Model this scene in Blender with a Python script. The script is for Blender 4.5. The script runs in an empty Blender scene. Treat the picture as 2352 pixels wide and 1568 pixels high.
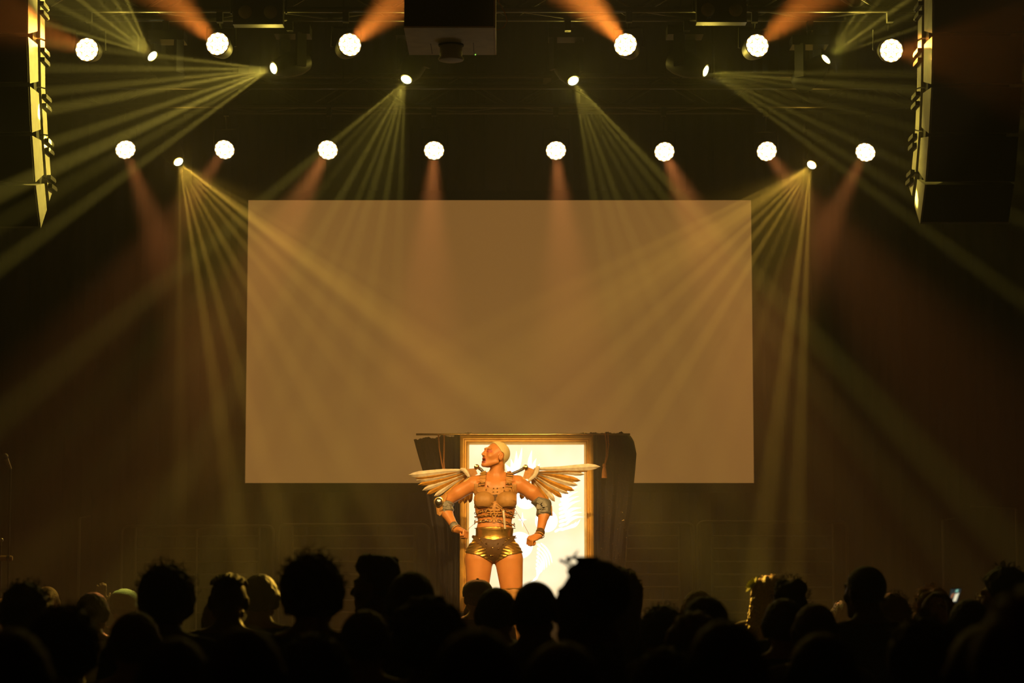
import bpy, bmesh, math, random
import numpy as np
from mathutils import Vector, Matrix
sc = bpy.context.scene
COL = sc.collection
random.seed(7); RNG = np.random.default_rng(7)

# ------------------------------------------------------------------ camera
W, H = 2352, 1568
F, HOR, CAMZ = 5220.0, 1290.0, 1.85
PITCH = math.atan((HOR - H/2)/F)
cd = bpy.data.cameras.new('camera'); cam = bpy.data.objects.new('camera', cd); COL.objects.link(cam)
cd.sensor_width = 36.0; cd.lens = F/W*36.0; cd.clip_start = .1; cd.clip_end = 200
cam.location = (0, 0, CAMZ); cam.rotation_euler = (math.pi/2 + PITCH, 0, 0)
cd.dof.use_dof = True; cd.dof.focus_distance = 18.0; cd.dof.aperture_fstop = 2.8
sc.camera = cam
_c, _s = math.cos(PITCH), math.sin(PITCH)
def ray(px, py):
    a = (px - W/2)/F; b = (H/2 - py)/F
    return Vector((a, _c - b*_s, _s + b*_c))
def P(px, py, Y):                       # point of the place seen at a photo pixel, at depth Y
    d = ray(px, py); d = d*(Y/d.y)
    return Vector((d.x, Y, d.z + CAMZ))
def PX(px, py, X):                      # the same on the vertical plane x = X
    d = ray(px, py); d = d*(X/d.x)
    return Vector((X, d.y, d.z + CAMZ))

# ------------------------------------------------------------------ world: thin stage haze everywhere
sc.view_settings.view_transform = 'Standard'; sc.view_settings.look = 'None'
sc.view_settings.gamma = 1; sc.view_settings.use_curve_mapping = False
sc.view_settings.exposure = 0.0
wd = bpy.data.worlds.new('hazy_room'); sc.world = wd; wd.use_nodes = True
_nt = wd.node_tree; _nt.nodes.clear()
_out = _nt.nodes.new('ShaderNodeOutputWorld'); _bg = _nt.nodes.new('ShaderNodeBackground')
_bg.inputs[0].default_value = (0, 0, 0, 1); _nt.links.new(_bg.outputs[0], _out.inputs[0])
_vs = _nt.nodes.new('ShaderNodeVolumeScatter')
_vs.inputs['Density'].default_value = .015; _vs.inputs['Anisotropy'].default_value = .3
_nt.links.new(_vs.outputs[0], _out.inputs['Volume'])
sc.cycles.volume_bounces = 0; sc.cycles.max_bounces = 3; sc.cycles.diffuse_bounces = 2; sc.cycles.glossy_bounces = 2
sc.cycles.use_denoising = True; sc.cycles.use_light_tree = True; sc.cycles.use_adaptive_sampling = True; sc.cycles.adaptive_threshold = .03; sc.cycles.sample_clamp_indirect = .5

STAGE_Z, STAGE_Y = 1.07, 16.4
CEIL = 8.2

def spot(name, p0, p1, ang, power, col, blend=.5, rad=.03, parent=None):
    l = bpy.data.lights.new(name, 'SPOT'); l.energy = power; l.color = col
    l.spot_size = math.radians(ang); l.spot_blend = blend; l.shadow_soft_size = rad
    o = bpy.data.objects.new(name, l); COL.objects.link(o)
    z = (Vector(p0) - Vector(p1)).normalized()
    q = z.to_track_quat('Z', 'Y')
    if parent is not None:
        o.parent = parent; o.location = Vector(p0) - WL[parent.name]
    else: o.location = p0
    o.rotation_mode = 'QUATERNION'; o.rotation_quaternion = q
    return o
WL = {}
# profile spots on the truss above the front rows (over the top of the picture), aimed at the performer
KEY = (1, .58, .19)
for _x, _pw in ((-5.0, 3900), (5.2, 3300)):
    spot('profile_spot_beam', (_x, 9.0, 7.5), P(1175, 1165, 18), 10.0, _pw, KEY, .45, .10)
spot('profile_spot_beam', (.8, 3.0, 7.6), P(1180, 1150, 18.4), 7.0, 8500, KEY, .4, .12)

# power of the lamps (each lamp's own light is made with the lamp)
BEAM_W, FILL_W, PAR_A, PAR_B = 7700, 230, 5800, 2700
SPILL_W = 15
YG = (1, .74, .10); YG2 = (1, .56, .06); OR = (1, .26, .03); OR2 = (1, .30, .07)

# ------------------------------------------------------------------ materials
MATS = {}
def mat(name, col, rough=.6, metal=0, col2=None, scale=8, bump=0, emit=None, estr=0, spec=.5, sheen=0, sss=0):
    m = bpy.data.materials.new(name); m.use_nodes = True; nt = m.node_tree
    b = nt.nodes['Principled BSDF']; N = nt.nodes.new; L = nt.links.new
    b.inputs['Base Color'].default_value = (*col, 1); b.inputs['Roughness'].default_value = rough
    b.inputs['Metallic'].default_value = metal; b.inputs['Specular IOR Level'].default_value = spec
    if sheen: b.inputs['Sheen Weight'].default_value = sheen; b.inputs['Sheen Roughness'].default_value = .5
    if sss:
        b.inputs['Subsurface Weight'].default_value = sss; b.inputs['Subsurface Scale'].default_value = .01
    if col2 or bump:
        tc = N('ShaderNodeTexCoord'); no = N('ShaderNodeTexNoise'); no.inputs['Scale'].default_value = scale
        no.inputs['Detail'].default_value = 4; L(tc.outputs['Object'], no.inputs['Vector'])
        if col2:
            r = N('ShaderNodeValToRGB'); r.color_ramp.elements[0].position = .35; r.color_ramp.elements[1].position = .65
            r.color_ramp.elements[0].color = (*col, 1); r.color_ramp.elements[1].color = (*col2, 1)
            L(no.outputs[0], r.inputs[0]); L(r.outputs[0], b.inputs['Base Color'])
        if bump:
            bp = N('ShaderNodeBump'); bp.inputs['Strength'].default_value = bump; bp.inputs['Distance'].default_value = .01
            L(no.outputs[0], bp.inputs['Height']); L(bp.outputs[0], b.inputs['Normal'])
    if emit:
        b.inputs['Emission Color'].default_value = (*emit, 1); b.inputs['Emission Strength'].default_value = estr
    MATS[name] = m; return m
mat('black_paint', (.012, .011, .01), .7, col2=(.02, .018, .016), scale=6)
mat('floor_black', (.012, .011, .010), .55, col2=(.022, .02, .018), scale=3)
mat('drape', (.012, .010, .009), .9, col2=(.02, .017, .014), scale=4)
mat('velvet', (.016, .013, .010), .95, col2=(.026, .020, .014), scale=60, bump=.3)
mat('alu', (.10, .095, .09), .4, .8)
mat('fixture_black', (.010, .010, .010), .55)
mat('steel', (.55, .53, .5), .3, 1, col2=(.4, .39, .37), scale=30)
mat('rail_steel', (.22, .21, .2), .45, .8)
mat('cab_side', (.56, .55, .52), .55, col2=(.46, .45, .42), scale=12)
mat('cab_grille', (.01, .01, .01), .8)
mat('box_front', (.016, .014, .012), .7)
mat('box_under_lit', (.72, .66, .5), .6, col2=(.6, .55, .42), scale=10)  # yellowish light from below put into the colour of underside and tube
mat('screen_border', (.02, .018, .015), .8)
mat('screen', (.5, .5, .5), .9, emit=(1, .45, .105), estr=.25, spec=.1)  # light projected onto the screen is put in as its own emission
mat('gold_frame', (.95, .56, .10), .30, .3, col2=(.85, .45, .07), scale=18)
mat('cord', (.62, .25, .05), .7, col2=(.45, .17, .03), scale=120)
mat('par_led', (.9, .9, .9), .3, emit=(1, .82, .48), estr=3.4)
mat('par_glass', (.3, .12, .03), .3, emit=(1, .62, .2), estr=1.5)
mat('beam_lens', (.9, .9, .9), .2, emit=(1, .95, .5), estr=14)
for k in ('par_led', 'par_glass', 'beam_lens'):
    MATS[k].cycles.emission_sampling = 'NONE'
mat('glass_dim', (.25, .22, .16), .15)
mat('skin_perf', (.72, .29, .075), .40, col2=(.66, .25, .06), scale=14, sss=.08)
mat('lips', (.38, .05, .03), .35)
mat('mouth', (.10, .015, .012), .5)
mat('makeup', (.55, .12, .07), .5)
mat('blond', (.95, .78, .38), .6, col2=(.80, .60, .24), scale=220, bump=.3)
mat('gold_cloth', (.52, .27, .07), .55, .0, col2=(.44, .22, .05), scale=22, bump=.15)
mat('gold_lame', (.72, .43, .10), .30, .85, col2=(.58, .33, .07), scale=12, bump=.2)
mat('leather_tan', (.62, .31, .07), .5, col2=(.50, .23, .05), scale=40, bump=.2)
mat('leather_dark', (.10, .05, .014), .5, col2=(.13, .065, .02), scale=40, bump=.2, spec=.25)
mat('gold_metal', (.9, .62, .22), .22, 1)
mat('silver_metal', (.75, .72, .66), .25, 1, col2=(.55, .52, .48), scale=40)
mat('plate_grey', (.30, .28, .22), .5, .4, col2=(.2, .19, .15), scale=30, bump=.3)
mat('feather_white', (.88, .80, .62), .5, .0, col2=(.70, .60, .42), scale=30, bump=.5)
mat('feather_gold', (.80, .40, .045), .42, .2, col2=(.56, .25, .025), scale=30, bump=.5)
mat('skin_a', (.30, .17, .11), .5); mat('skin_b', (.45, .29, .2), .5); mat('skin_c', (.10, .055, .035), .5)
mat('cloth_black', (.012, .012, .013), .9, col2=(.02, .02, .02), scale=30)
mat('cloth_grey', (.04, .04, .045), .9, col2=(.03, .03, .03), scale=30)
mat('cloth_green', (.03, .045, .028), .9, col2=(.022, .032, .02), scale=30)
mat('cloth_rust', (.09, .03, .015), .9, col2=(.06, .02, .01), scale=30)
mat('hair_black', (.008, .007, .006), .55, col2=(.014, .011, .009), scale=90, bump=.5)
mat('hair_brown', (.04, .022, .012), .55, col2=(.022, .012, .007), scale=90, bump=.5)
mat('hair_auburn', (.10, .035, .014), .55, col2=(.06, .02, .009), scale=90, bump=.5)
mat('hair_fair', (.55, .38, .14), .55, col2=(.38, .24, .08), scale=90, bump=.6)
mat('cap_green', (.03, .055, .032), .8, col2=(.022, .042, .025), scale=60, bump=.2)
mat('beanie', (.06, .12, .09), .9, col2=(.045, .09, .07), scale=80, bump=.4)
mat('petal', (.88, .92, .22), .5, col2=(.78, .85, .18), scale=30)
_nt = MATS['petal'].node_tree; _mx = _nt.nodes.new('ShaderNodeMixShader'); _tr = _nt.nodes.new('ShaderNodeBsdfTranslucent'); _tr.inputs[0].default_value = (.92, .95, .25, 1)
_mx.inputs[0].default_value = .6; _ob = _nt.nodes['Material Output']; _nt.links.new(_nt.nodes['Principled BSDF'].outputs[0], _mx.inputs[1]); _nt.links.new(_tr.outputs[0], _mx.inputs[2]); _nt.links.new(_mx.outputs[0], _ob.inputs[0])   # thin petals let light through
mat('petal_core', (.25, .32, .05), .7)
mat('wood_and_lit_side', (.55, .33, .18), .45, col2=(.45, .26, .13), scale=20)  # wood of the percussion bar; also the lit side of the hanging box
mat('mask_cloth', (.45, .40, .30), .8)
mat('wire', (.05, .045, .04), .5)
# lit artwork: cream light panel with a cloudy print
def panel_mat(name, c1, c2, st, sc_):
    m = bpy.data.materials.new(name); m.use_nodes = True; nt = m.node_tree
    b = nt.nodes['Principled BSDF']; N = nt.nodes.new; L = nt.links.new
    b.inputs['Base Color'].default_value = (.08, .07, .06, 1); b.inputs['Roughness'].default_value = .4
    tc = N('ShaderNodeTexCoord'); no = N('ShaderNodeTexNoise'); no.inputs['Scale'].default_value = sc_; no.inputs['Detail'].default_value = 2
    L(tc.outputs['Object'], no.inputs['Vector'])
    r = N('ShaderNodeValToRGB'); r.color_ramp.elements[0].position = .38; r.color_ramp.elements[1].position = .62
    r.color_ramp.elements[0].color = (*c1, 1); r.color_ramp.elements[1].color = (*c2, 1)
    L(no.outputs[0], r.inputs[0]); L(r.outputs[0], b.inputs['Emission Color']); b.inputs['Emission Strength'].default_value = st
    MATS[name] = m
panel_mat('panel_cream', (1, .80, .46), (1, .88, .60), 1.35, 2.2)
panel_mat('panel_white', (1, .98, .90), (1, 1, .95), 2.0, 3)
MATS['panel_white'].cycles.emission_sampling = 'NONE'

# ------------------------------------------------------------------ mesh helpers
def frame_from(d):
    d = Vector(d).normalized(); q = d.to_track_quat('Z', 'Y'); return q.to_matrix()
def add_box(bm, c, size, R=None, taper=1.0):
    c = Vector(c); vs = []
    for z in (-.5, .5):
        k = 1.0 if z < 0 else taper
        for x, y in ((-.5, -.5), (.5, -.5), (.5, .5), (-.5, .5)):
            v = Vector((x*size[0]*k, y*size[1]*k, z*size[2]))
            if R is not None: v = R @ v
            vs.append(bm.verts.new(c + v))
    for f in ((3, 2, 1, 0), (4, 5, 6, 7), (0, 1, 5, 4), (1, 2, 6, 5), (2, 3, 7, 6), (3, 0, 4, 7)):
        bm.faces.new([vs[i] for i in f])
    return vs
def add_lathe(bm, o, d, prof, seg=24, cap=True):        # prof: (r, distance along d)
    o = Vector(o); R = frame_from(d); rings = []
    for r, t in prof:
        rings.append([bm.verts.new(o + R @ Vector((r*math.cos(2*math.pi*i/seg), r*math.sin(2*math.pi*i/seg), t))) for i in range(seg)])
    for a, b in zip(rings, rings[1:]):
        for i in range(seg):
            j = (i+1) % seg; bm.faces.new((a[i], a[j], b[j], b[i]))
    if cap:
        bm.faces.new(rings[0][::-1]); bm.faces.new(rings[-1])
def add_cyl(bm, a, b, r, r2=None, seg=12):
    a, b = Vector(a), Vector(b); add_lathe(bm, a, b - a, [(r, 0), (r if r2 is None else r2, (b-a).length)], seg)
def add_tube(bm, pts, r, seg=8, close=False):
    pts = [Vector(p) for p in pts]; n = len(pts); rings = []
    rr = r if isinstance(r, (list, tuple)) else [r]*n
    prev = None
    for i, p in enumerate(pts):
        if close: t = pts[(i+1) % n] - pts[i-1]
        else: t = pts[min(i+1, n-1)] - pts[max(i-1, 0)]
        t.normalize()
        if prev is None:
            u = t.orthogonal().normalized()
        else:
            u = (prev - t*prev.dot(t)).normalized()
        prev = u; v = t.cross(u)
        rings.append([bm.verts.new(p + (u*math.cos(2*math.pi*k/seg) + v*math.sin(2*math.pi*k/seg))*rr[i]) for k in range(seg)])
    m = n if close else n-1
    for i in range(m):
        a, b = rings[i], rings[(i+1) % n]
        for k in range(seg):
            j = (k+1) % seg; bm.faces.new((a[k], a[j], b[j], b[k]))
    if not close:
        bm.faces.new(rings[0][::-1]); bm.faces.new(rings[-1])
def add_ball(bm, c, r, R=None, seg=12):
    r = (r, r, r) if isinstance(r, (int, float)) else r
    g = bmesh.ops.create_uvsphere(bm, u_segments=seg, v_segments=max(6, seg*2//3), radius=1)
    for v in g['verts']:
        q = Vector((v.co.x*r[0], v.co.y*r[1], v.co.z*r[2]))
        if R is not None: q = R @ q
        v.co = q + Vector(c)
def add_prism(bm, pts, off):                            # planar polygon swept by a vector
    a = [bm.verts.new(Vector(p)) for p in pts]; b = [bm.verts.new(Vector(p) + Vector(off)) for p in pts]
    n = len(pts)
    bm.faces.new(a[::-1]); bm.faces.new(b)
    for i in range(n):
        j = (i+1) % n; bm.faces.new((a[i], a[j], b[j], b[i]))
def tag(o, label=None, cat=None, group=None, kind=None):
    if label: o['label'] = label
    if cat: o['category'] = cat
    if group: o['group'] = group
    if kind: o['kind'] = kind
    return o
def thing(name, label, cat, loc, group=None):
    o = bpy.data.objects.new(name, None); COL.objects.link(o); o.location = loc; o.empty_display_size = .1
    WL[o.name] = Vector(loc); return tag(o, label, cat, group)
def link(name, me, material=None, parent=None, loc=None, rot=None):
    o = bpy.data.objects.new(name, me); COL.objects.link(o)
    if material and not me.materials:
        for k in ([material] if isinstance(material, str) else material): me.materials.append(MATS[k])
    base = Vector((0, 0, 0))
    if parent is not None:
        o.parent = parent; base = WL[parent.name]
    WL[o.name] = base.copy()
    if loc is not None:
        o.location = Vector(loc) - base; WL[o.name] = Vector(loc)
    if rot is not None:
        o.rotation_mode = 'QUATERNION'; o.rotation_quaternion = rot
    return o
def obj(name, bm, material, parent=None, smooth=False, origin=None):
    # vertices are given in world coordinates; the object keeps its own origin
    bmesh.ops.recalc_face_normals(bm, faces=bm.faces)
    base = WL[parent.name] if parent is not None else Vector((0, 0, 0))
    o0 = Vector(origin) if origin is not None else base
    for v in bm.verts: v.co -= o0
    me = bpy.data.meshes.new(name); bm.to_mesh(me); bm.free()
    if smooth:
        me.shade_smooth()
        try: me.set_sharp_from_angle(angle=math.radians(40))
        except Exception: pass
    return link(name, me, material, parent, o0 if o0 != base else None)
def B(): return bmesh.new()
def struct(name, bm, m, label=None):
    o = obj(name, bm, m); o['kind'] = 'structure'
    if label: o['label'] = label
    return o

# ------------------------------------------------------------------ the room
X0, X1, YB, YF = -9.0, 9.0, 26.0, -5.0
def slab(name, x0, x1, y0, y1, z0, z1, m, label=None):
    b = B(); add_box(b, ((x0+x1)/2, (y0+y1)/2, (z0+z1)/2), (x1-x0, y1-y0, z1-z0)); return struct(name, b, m, label)
slab('floor', X0, X1, YF, YB, -.2, 0, 'floor_black', 'black floor of the standing area')
slab('ceiling', X0, X1, YF, YB, CEIL, CEIL+.2, 'black_paint', 'black painted ceiling above the rig')
slab('wall_back', X0, X1, YB, YB+.2, 0, CEIL, 'black_paint', 'black wall behind the stage')
slab('wall_front', X0, X1, YF-.2, YF, 0, CEIL, 'black_paint', 'black wall behind the audience')
slab('wall_left', X0-.2, X0, YF, YB, 0, CEIL, 'black_paint', 'black side wall')
slab('wall_right', X1, X1+.2, YF, YB, 0, CEIL, 'black_paint', 'black side wall opposite')
slab('stage', X0, X1, STAGE_Y, YB, 0, STAGE_Z, 'floor_black', 'black stage platform')
# pleated black backdrop drapes, two panels that meet behind the screen
def drape(name, xa, xb, y, z0, z1, label):
    n = int((xb-xa)/.03); b = B(); vs = []
    for i in range(n+1):
        x = xa + (xb-xa)*i/n
        yy = y + .05*math.sin(x*17) + .025*math.sin(x*41+1.3)
        vs.append([b.verts.new((x + .01*math.sin(z*2+x*5), yy + (.012*math.sin(z*1.7+x*9)), z)) for z in np.linspace(z0, z1, 9)])
    for i in range(n):
        for j in range(8): b.faces.new((vs[i][j], vs[i+1][j], vs[i+1][j+1], vs[i][j+1]))
    o = obj(name, b, 'drape', smooth=True); md = o.modifiers.new('thickness', 'SOLIDIFY'); md.thickness = .008
    return tag(o, label, 'curtain', 'backdrop drapes')
drape('backdrop_drape', X0+.15, -.3, 25.6, STAGE_Z, CEIL-.02, 'black pleated backdrop drape behind the screen on the microphone stand side')
drape('backdrop_drape', -.3, X1-.15, 25.5, STAGE_Z, CEIL-.02, 'black pleated backdrop drape behind the screen on the side of the sequinned cloth')

# ------------------------------------------------------------------ projection screen
YS = 24.3
c = [P(568, 461, YS), P(1724, 458, YS), P(1733, 1107, YS), P(565, 1111, YS)]
xl, xr, zt, zb = (c[0].x+c[3].x)/2, (c[1].x+c[2].x)/2, (c[0].z+c[1].z)/2, (c[2].z+c[3].z)/2
scr = thing('projection_screen', 'large wide projection screen glowing brown with black border above the stage', 'screen', ((xl+xr)/2, YS, zb))
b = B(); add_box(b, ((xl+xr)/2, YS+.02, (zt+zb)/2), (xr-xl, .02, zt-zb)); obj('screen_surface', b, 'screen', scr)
bw = .10
for nm, cx, cz, sx, sz in (('border_top', (xl+xr)/2, zt+bw/2, xr-xl+2*bw, bw), ('border_bottom', (xl+xr)/2, zb-bw/2, xr-xl+2*bw, bw),
                           ('border_side', xl-bw/2, (zt+zb)/2, bw, zt-zb), ('border_side', xr+bw/2, (zt+zb)/2, bw, zt-zb)):
    b = B(); add_box(b, (cx, YS+.005, cz), (sx, .06, sz)); obj(nm, b, 'screen_border', scr)
for x in (xl+.4, xr-.4):
    b = B(); add_cyl(b, (x, YS+.02, zt+bw), (x, YS+.02, CEIL), .012); obj('suspension_rod', b, 'fixture_black', scr)

# ------------------------------------------------------------------ trusses and pipe
ZC = 6.32
def truss(y, label):
    L0, L1 = -6.0, 6.0
    t = thing('lighting_truss', label, 'truss', (0, y, ZC), 'stage trusses')
    for dy in (-.15, .15):
        for dz in (0, .3):
            b = B(); add_cyl(b, (L0, y+dy, ZC+dz), (L1, y+dy, ZC+dz), .025, seg=10); obj('chord', b, 'alu', t, True)
    n = 24; dx = (L1-L0)/n
    b = B(); add_cyl(b, (0, 0, 0), (dx, 0, .3), .012, seg=6); br = bpy.data.meshes.new('brace'); b.to_mesh(br); b.free(); br.materials.append(MATS['alu'])
    b = B(); add_cyl(b, (0, 0, 0), (dx, .3, 0), .012, seg=6); bh = bpy.data.meshes.new('brace_flat'); b.to_mesh(bh); b.free(); bh.materials.append(MATS['alu'])
    for i in range(n):
        x = L0 + i*dx; up = i % 2 == 0
        for dy in (-.15, .15):
            o = link('brace', br, None, t, (x if up else x+dx, y+dy, ZC))
            if not up: o.scale = (-1, 1, 1)
        o = link('brace', bh, None, t, (x if up else x+dx, y-.15, ZC))
        if not up: o.scale = (-1, 1, 1)
    for x in (-4.8, 0.35, 4.8):
        b = B(); add_cyl(b, (x, y, ZC+.3), (x, y, CEIL-.022), .01, seg=8); add_box(b, (x, y, ZC+.3), (.08, .34, .05)); obj('hoist_cable', b, 'fixture_black', t)
    return t
truss(18.3, 'silver box truss carrying the lamps nearest the audience')
truss(22.2, 'silver box truss carrying the lamps just in front of the screen')
def pipe(y, z, label):
    t = thing('lighting_pipe', label, 'pipe', (0, y, z))
    b = B(); add_cyl(b, (-6, y, z), (6, y, z), .025, seg=10); obj('tube', b, 'alu', t, True)
    for x in (-5, -1.6, 1.6, 5):
        b = B(); add_cyl(b, (x, y, z), (x, y, CEIL), .008, seg=8); obj('hanger', b, 'fixture_black', t)
pipe(21.15, ZC, 'bare silver pipe hung between the two lamp trusses')

# ------------------------------------------------------------------ wash lamps (round LED faces)
LEDS = [(0, 0)] + [(.42*math.cos(a), .42*math.sin(a)) for a in np.arange(6)*math.pi/3] + [(.80*math.cos(a), .80*math.sin(a)) for a in np.arange(12)*math.pi/6]
_b = B(); add_lathe(_b, (0, 0, 0), (0, 0, 1), [(.0215, 0), (.020, .007), (.013, .012), (.004, .014)], 12)
LED_ME = bpy.data.meshes.new('led_cell'); _b.to_mesh(LED_ME); _b.free(); LED_ME.materials.append(MATS['par_led']); LED_ME.shade_smooth()
def hang(t, p, top, rx, wide, axis):
    # yoke: U bracket with a hook clamp up to the chord
    b = B(); a = axis*wide
    add_tube(b, [p - a, p - a + Vector((0, 0, rx)), p + a + Vector((0, 0, rx)), p + a], .012, 6); obj('yoke', b, 'fixture_black', t)
    b = B(); q = p + Vector((0, 0, rx)); add_cyl(b, q, Vector((q.x, top.y, top.z - .03)), .012); add_box(b, (q.x, top.y, top.z-.04), (.05, .06, .08)); obj('clamp', b, 'fixture_black', t)
def wash(px, py, Y, tx, ty, tY, R, power, col, label, group, ang=15, chord=0):
    p = P(px, py, Y); tgt = P(tx, ty, tY); d = (tgt - p).normalized()
    t = thing('wash_light', label, 'stage light', p, group)
    b = B(); add_lathe(b, p, d, [(R*.5, -.24), (R*.86, -.17), (R*1.04, -.07), (R*1.10, -.004), (R*1.10, .012), (R*1.02, .012), (R*1.02, 0), (R*.2, -.001)], 32); obj('housing', b, 'fixture_black', t, True)
    b = B(); add_lathe(b, p, d, [(R*1.0, -.002), (R*1.0, .004), (.001, .006)], 32); fc = obj('lens_plate', b, 'par_glass', t, True)
    Rm = frame_from(d); q = Rm.to_quaternion(); k = R/.1
    for u, v in LEDS:
        o = link('led_lens', LED_ME, None, fc, p + Rm @ Vector((u*R, v*R, .004)), q); o.scale = (k, k, k)
    ax = Vector((d.y, -d.x, 0)).normalized()
    hang(t, p - d*.1, Vector((p.x, Y+chord, ZC-.026)), R*1.75, R*1.3, ax)
    spot('wash_light_beam', p + d*.03, p + d*3, ang, power, col, 1.0, .05, t)
RA = .093
names = ['silver-grey loudspeaker array', 'hanging dark box']
A = [(200, 114, 18.15, 60, 60, 16.6, 30, 'round LED wash lamp beside the brightly lit loudspeaker array'),
     (500, 101, 18.15, 395, 0, 16.9, 110, 'round LED wash lamp with orange beam rising between two yellow beam lights'),
     (803, 103, 18.15, 905, 10, 16.9, 130, 'round LED wash lamp with orange beam rising toward the hanging box'),
     (1437, 103, 18.15, 1345, 0, 16.9, 230, 'round LED wash lamp with the brightest orange beam, next to the hanging box cable'),
     (1739, 105, 18.15, 1850, 10, 16.9, 100, 'round LED wash lamp with thin orange beam tilted toward the dim loudspeaker array'),
     (2047, 116, 18.15, 2130, 120, 17.0, 20, 'round LED wash lamp beside the dim loudspeaker array')]
for px, py, Y, tx, ty, tY, pw, lb in A:
    wash(px, py, Y, tx, ty, tY, RA, pw*PAR_A/100, OR, lb, 'wash lamps on the front truss', 14)
R2 = .097
Bn = ['first', 'second', 'third', 'fourth', 'fifth', 'sixth', 'seventh', 'eighth']
for k, (px, py, tx, ty, pw) in enumerate([(288, 343, 355, 520, 80), (516, 343, 430, 470, 60), (753, 344, 690, 460, 110), (997, 345, 990, 500, 120),
                                         (1277, 345, 1290, 500, 120), (1526, 348, 1575, 460, 110), (1761, 347, 1830, 440, 60), (1988, 349, 1900, 520, 80)]):
    wash(px, py, 22.05, tx, ty, 20.7, R2, pw*PAR_B/100, OR2, 'down-tilted LED wash lamp, %s from the bright array on the screen truss' % Bn[k],
         'wash lamps on the back truss', 12)

# ------------------------------------------------------------------ beam lights (moving heads)
PEOPLE_Y = 13.4     # depth of the listener with the flower
def head(px, py, Y, fan_px, r_out, label, power=1.0, fill_ang=40, weights=None, chord=0, ray_ang=3.4, col=None):
    """fan_px: list of (px, py, Y) points the single rays pass through"""
    p = P(px, py, Y); tg = [P(*f) for f in fan_px]
    dirs = [(q - p).normalized() for q in tg]
    d = sum(dirs, Vector()).normalized()
    t = thing('beam_light', label, 'stage light', p, 'yellow beam lights')
    b = B(); add_lathe(b, p, d, [(.03, -.36), (.085, -.335), (.105, -.27), (.108, -.20), (.10, -.12), (.072, -.04), (.058, -.004), (.058, .004), (.047, .004), (.047, -.006), (.01, -.007)], 28); obj('head_shell', b, 'fixture_black', t, True)
    b = B(); add_lathe(b, p, d, [(.046, -.005), (.040, .003), (.025, .008), (.002, .010)], 24); obj('lens', b, 'beam_lens', t, True)
    mid = p - d*.2; ax = d.cross(Vector((0, 0, 1)))
    ax = ax.normalized() if ax.length > .2 else Vector((1, 0, 0))
    for s in (-1, 1):
        b = B(); q = mid + ax*.125*s
        Rx = Matrix((ax, Vector((0, 0, 1)).cross(ax).normalized(), Vector((0, 0, 1)))).transposed()
        add_box(b, q + Vector((0, 0, .10)), (.03, .09, .28), Rx); obj('yoke_arm', b, 'fixture_black', t)
    zt_ = mid.z + .27; b = B(); add_box(b, (mid.x, mid.y, zt_), (.30, .22, .08)); obj('base', b, 'fixture_black', t)
    b = B(); yc = min((18.15, 18.45, 21.15, 22.05, 22.35), key=lambda y: abs(y-mid.y))
    add_tube(b, [(mid.x, mid.y, zt_), (mid.x, mid.y, max(zt_+.05, ZC-.14)), (mid.x, yc, ZC-.09), (mid.x, yc, ZC-.05)], .02, 8); add_box(b, (mid.x, yc, ZC-.066), (.05, .07, .08)); obj('clamp', b, 'fixture_black', t)
    for i, dd in enumerate(dirs):
        wgt = (weights[i] if weights else 1)
        spot('beam_ray', p + d*.03, p + d*.03 + dd, ray_ang, BEAM_W*power*wgt, col or YG, .8, .010, t)
    spot('beam_fill', p + d*.03, p + d*3, fill_ang, FILL_W*power, col or YG, .6, .02, t)
    spot('lens_spill', p + d*.02, p + d*.02 + Vector((0, -1, 0)), 175, SPILL_W, col or YG, .3, .02, t)
def fan(px, py, Y, a0, a1, n, Lp, dY, jit=.1, seed=0):
    r = random.Random(seed); out = []
    for i in range(n):
        a = math.radians(a0 + (a1-a0)*i/(n-1) + r.uniform(-jit, jit)*(a1-a0)/n*2)
        out.append((px + Lp*math.cos(a), py - Lp*math.sin(a), Y + dY + r.uniform(-.4, .4)))
    return out
def wts(n, seed): r = random.Random(seed); return [r.uniform(.35, 1.5) for _ in range(n)]
head(410, 372, 22.3, fan(410, 372, 22.3, -89, -30, 9, 420, -1.2, seed=1) + [(1732, 1352, PEOPLE_Y)], .05, 'small yellow beam light fanning rays across the screen corner beside the bright array', 1.5, 58, wts(9, 1) + [1.5], col=YG2)
head(1864, 379, 22.3, fan(1864, 379, 22.3, -91, -152, 9, 420, -1.2, seed=2) + [(262, 1338, 14.8), (545, 1312, 11.2)], .05, 'small yellow beam light fanning rays across the screen corner beside the dim array', 1.6, 58, wts(9, 2) + [.8, .8], col=YG2)
head(933, 183, 19.0, fan(933, 183, 19.0, -93, -140, 8, 330, -.8, seed=3), .05, 'small yellow beam light raking down beside the hanging box toward the bright array', .75, 46, wts(8, 3))
head(1317, 186, 19.0, fan(1317, 186, 19.0, -80, -46, 7, 330, -.8, seed=4), .05, 'small yellow beam light raking down from mid truss toward the dim array', .75, 34, wts(7, 4))
head(628, 157, 18.6, fan(628, 157, 18.6, 173, 216, 8, 330, -.86, seed=5), .05, 'small yellow beam light throwing rays sideways onto the brightly lit array', 1.9, 42, wts(8, 5))
head(1621, 163, 18.6, fan(1621, 163, 18.6, 0, -36, 8, 330, -.62, seed=6), .05, 'small yellow beam light throwing rays sideways toward the dim array', .8, 40, wts(8, 6))
head(350, 129, 18.4, fan(350, 129, 18.4, 163, 112, 6, 200, -.45, seed=7), .05, 'small yellow beam light with rays rising above the brightly lit array', 1.7, 52, wts(6, 7))
head(1897, 136, 18.4, fan(1897, 136, 18.4, 66, 18, 6, 200, -.45, seed=8), .05, 'small yellow beam light with rays rising above the dim array', 1.2, 46, wts(6, 8))

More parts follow.
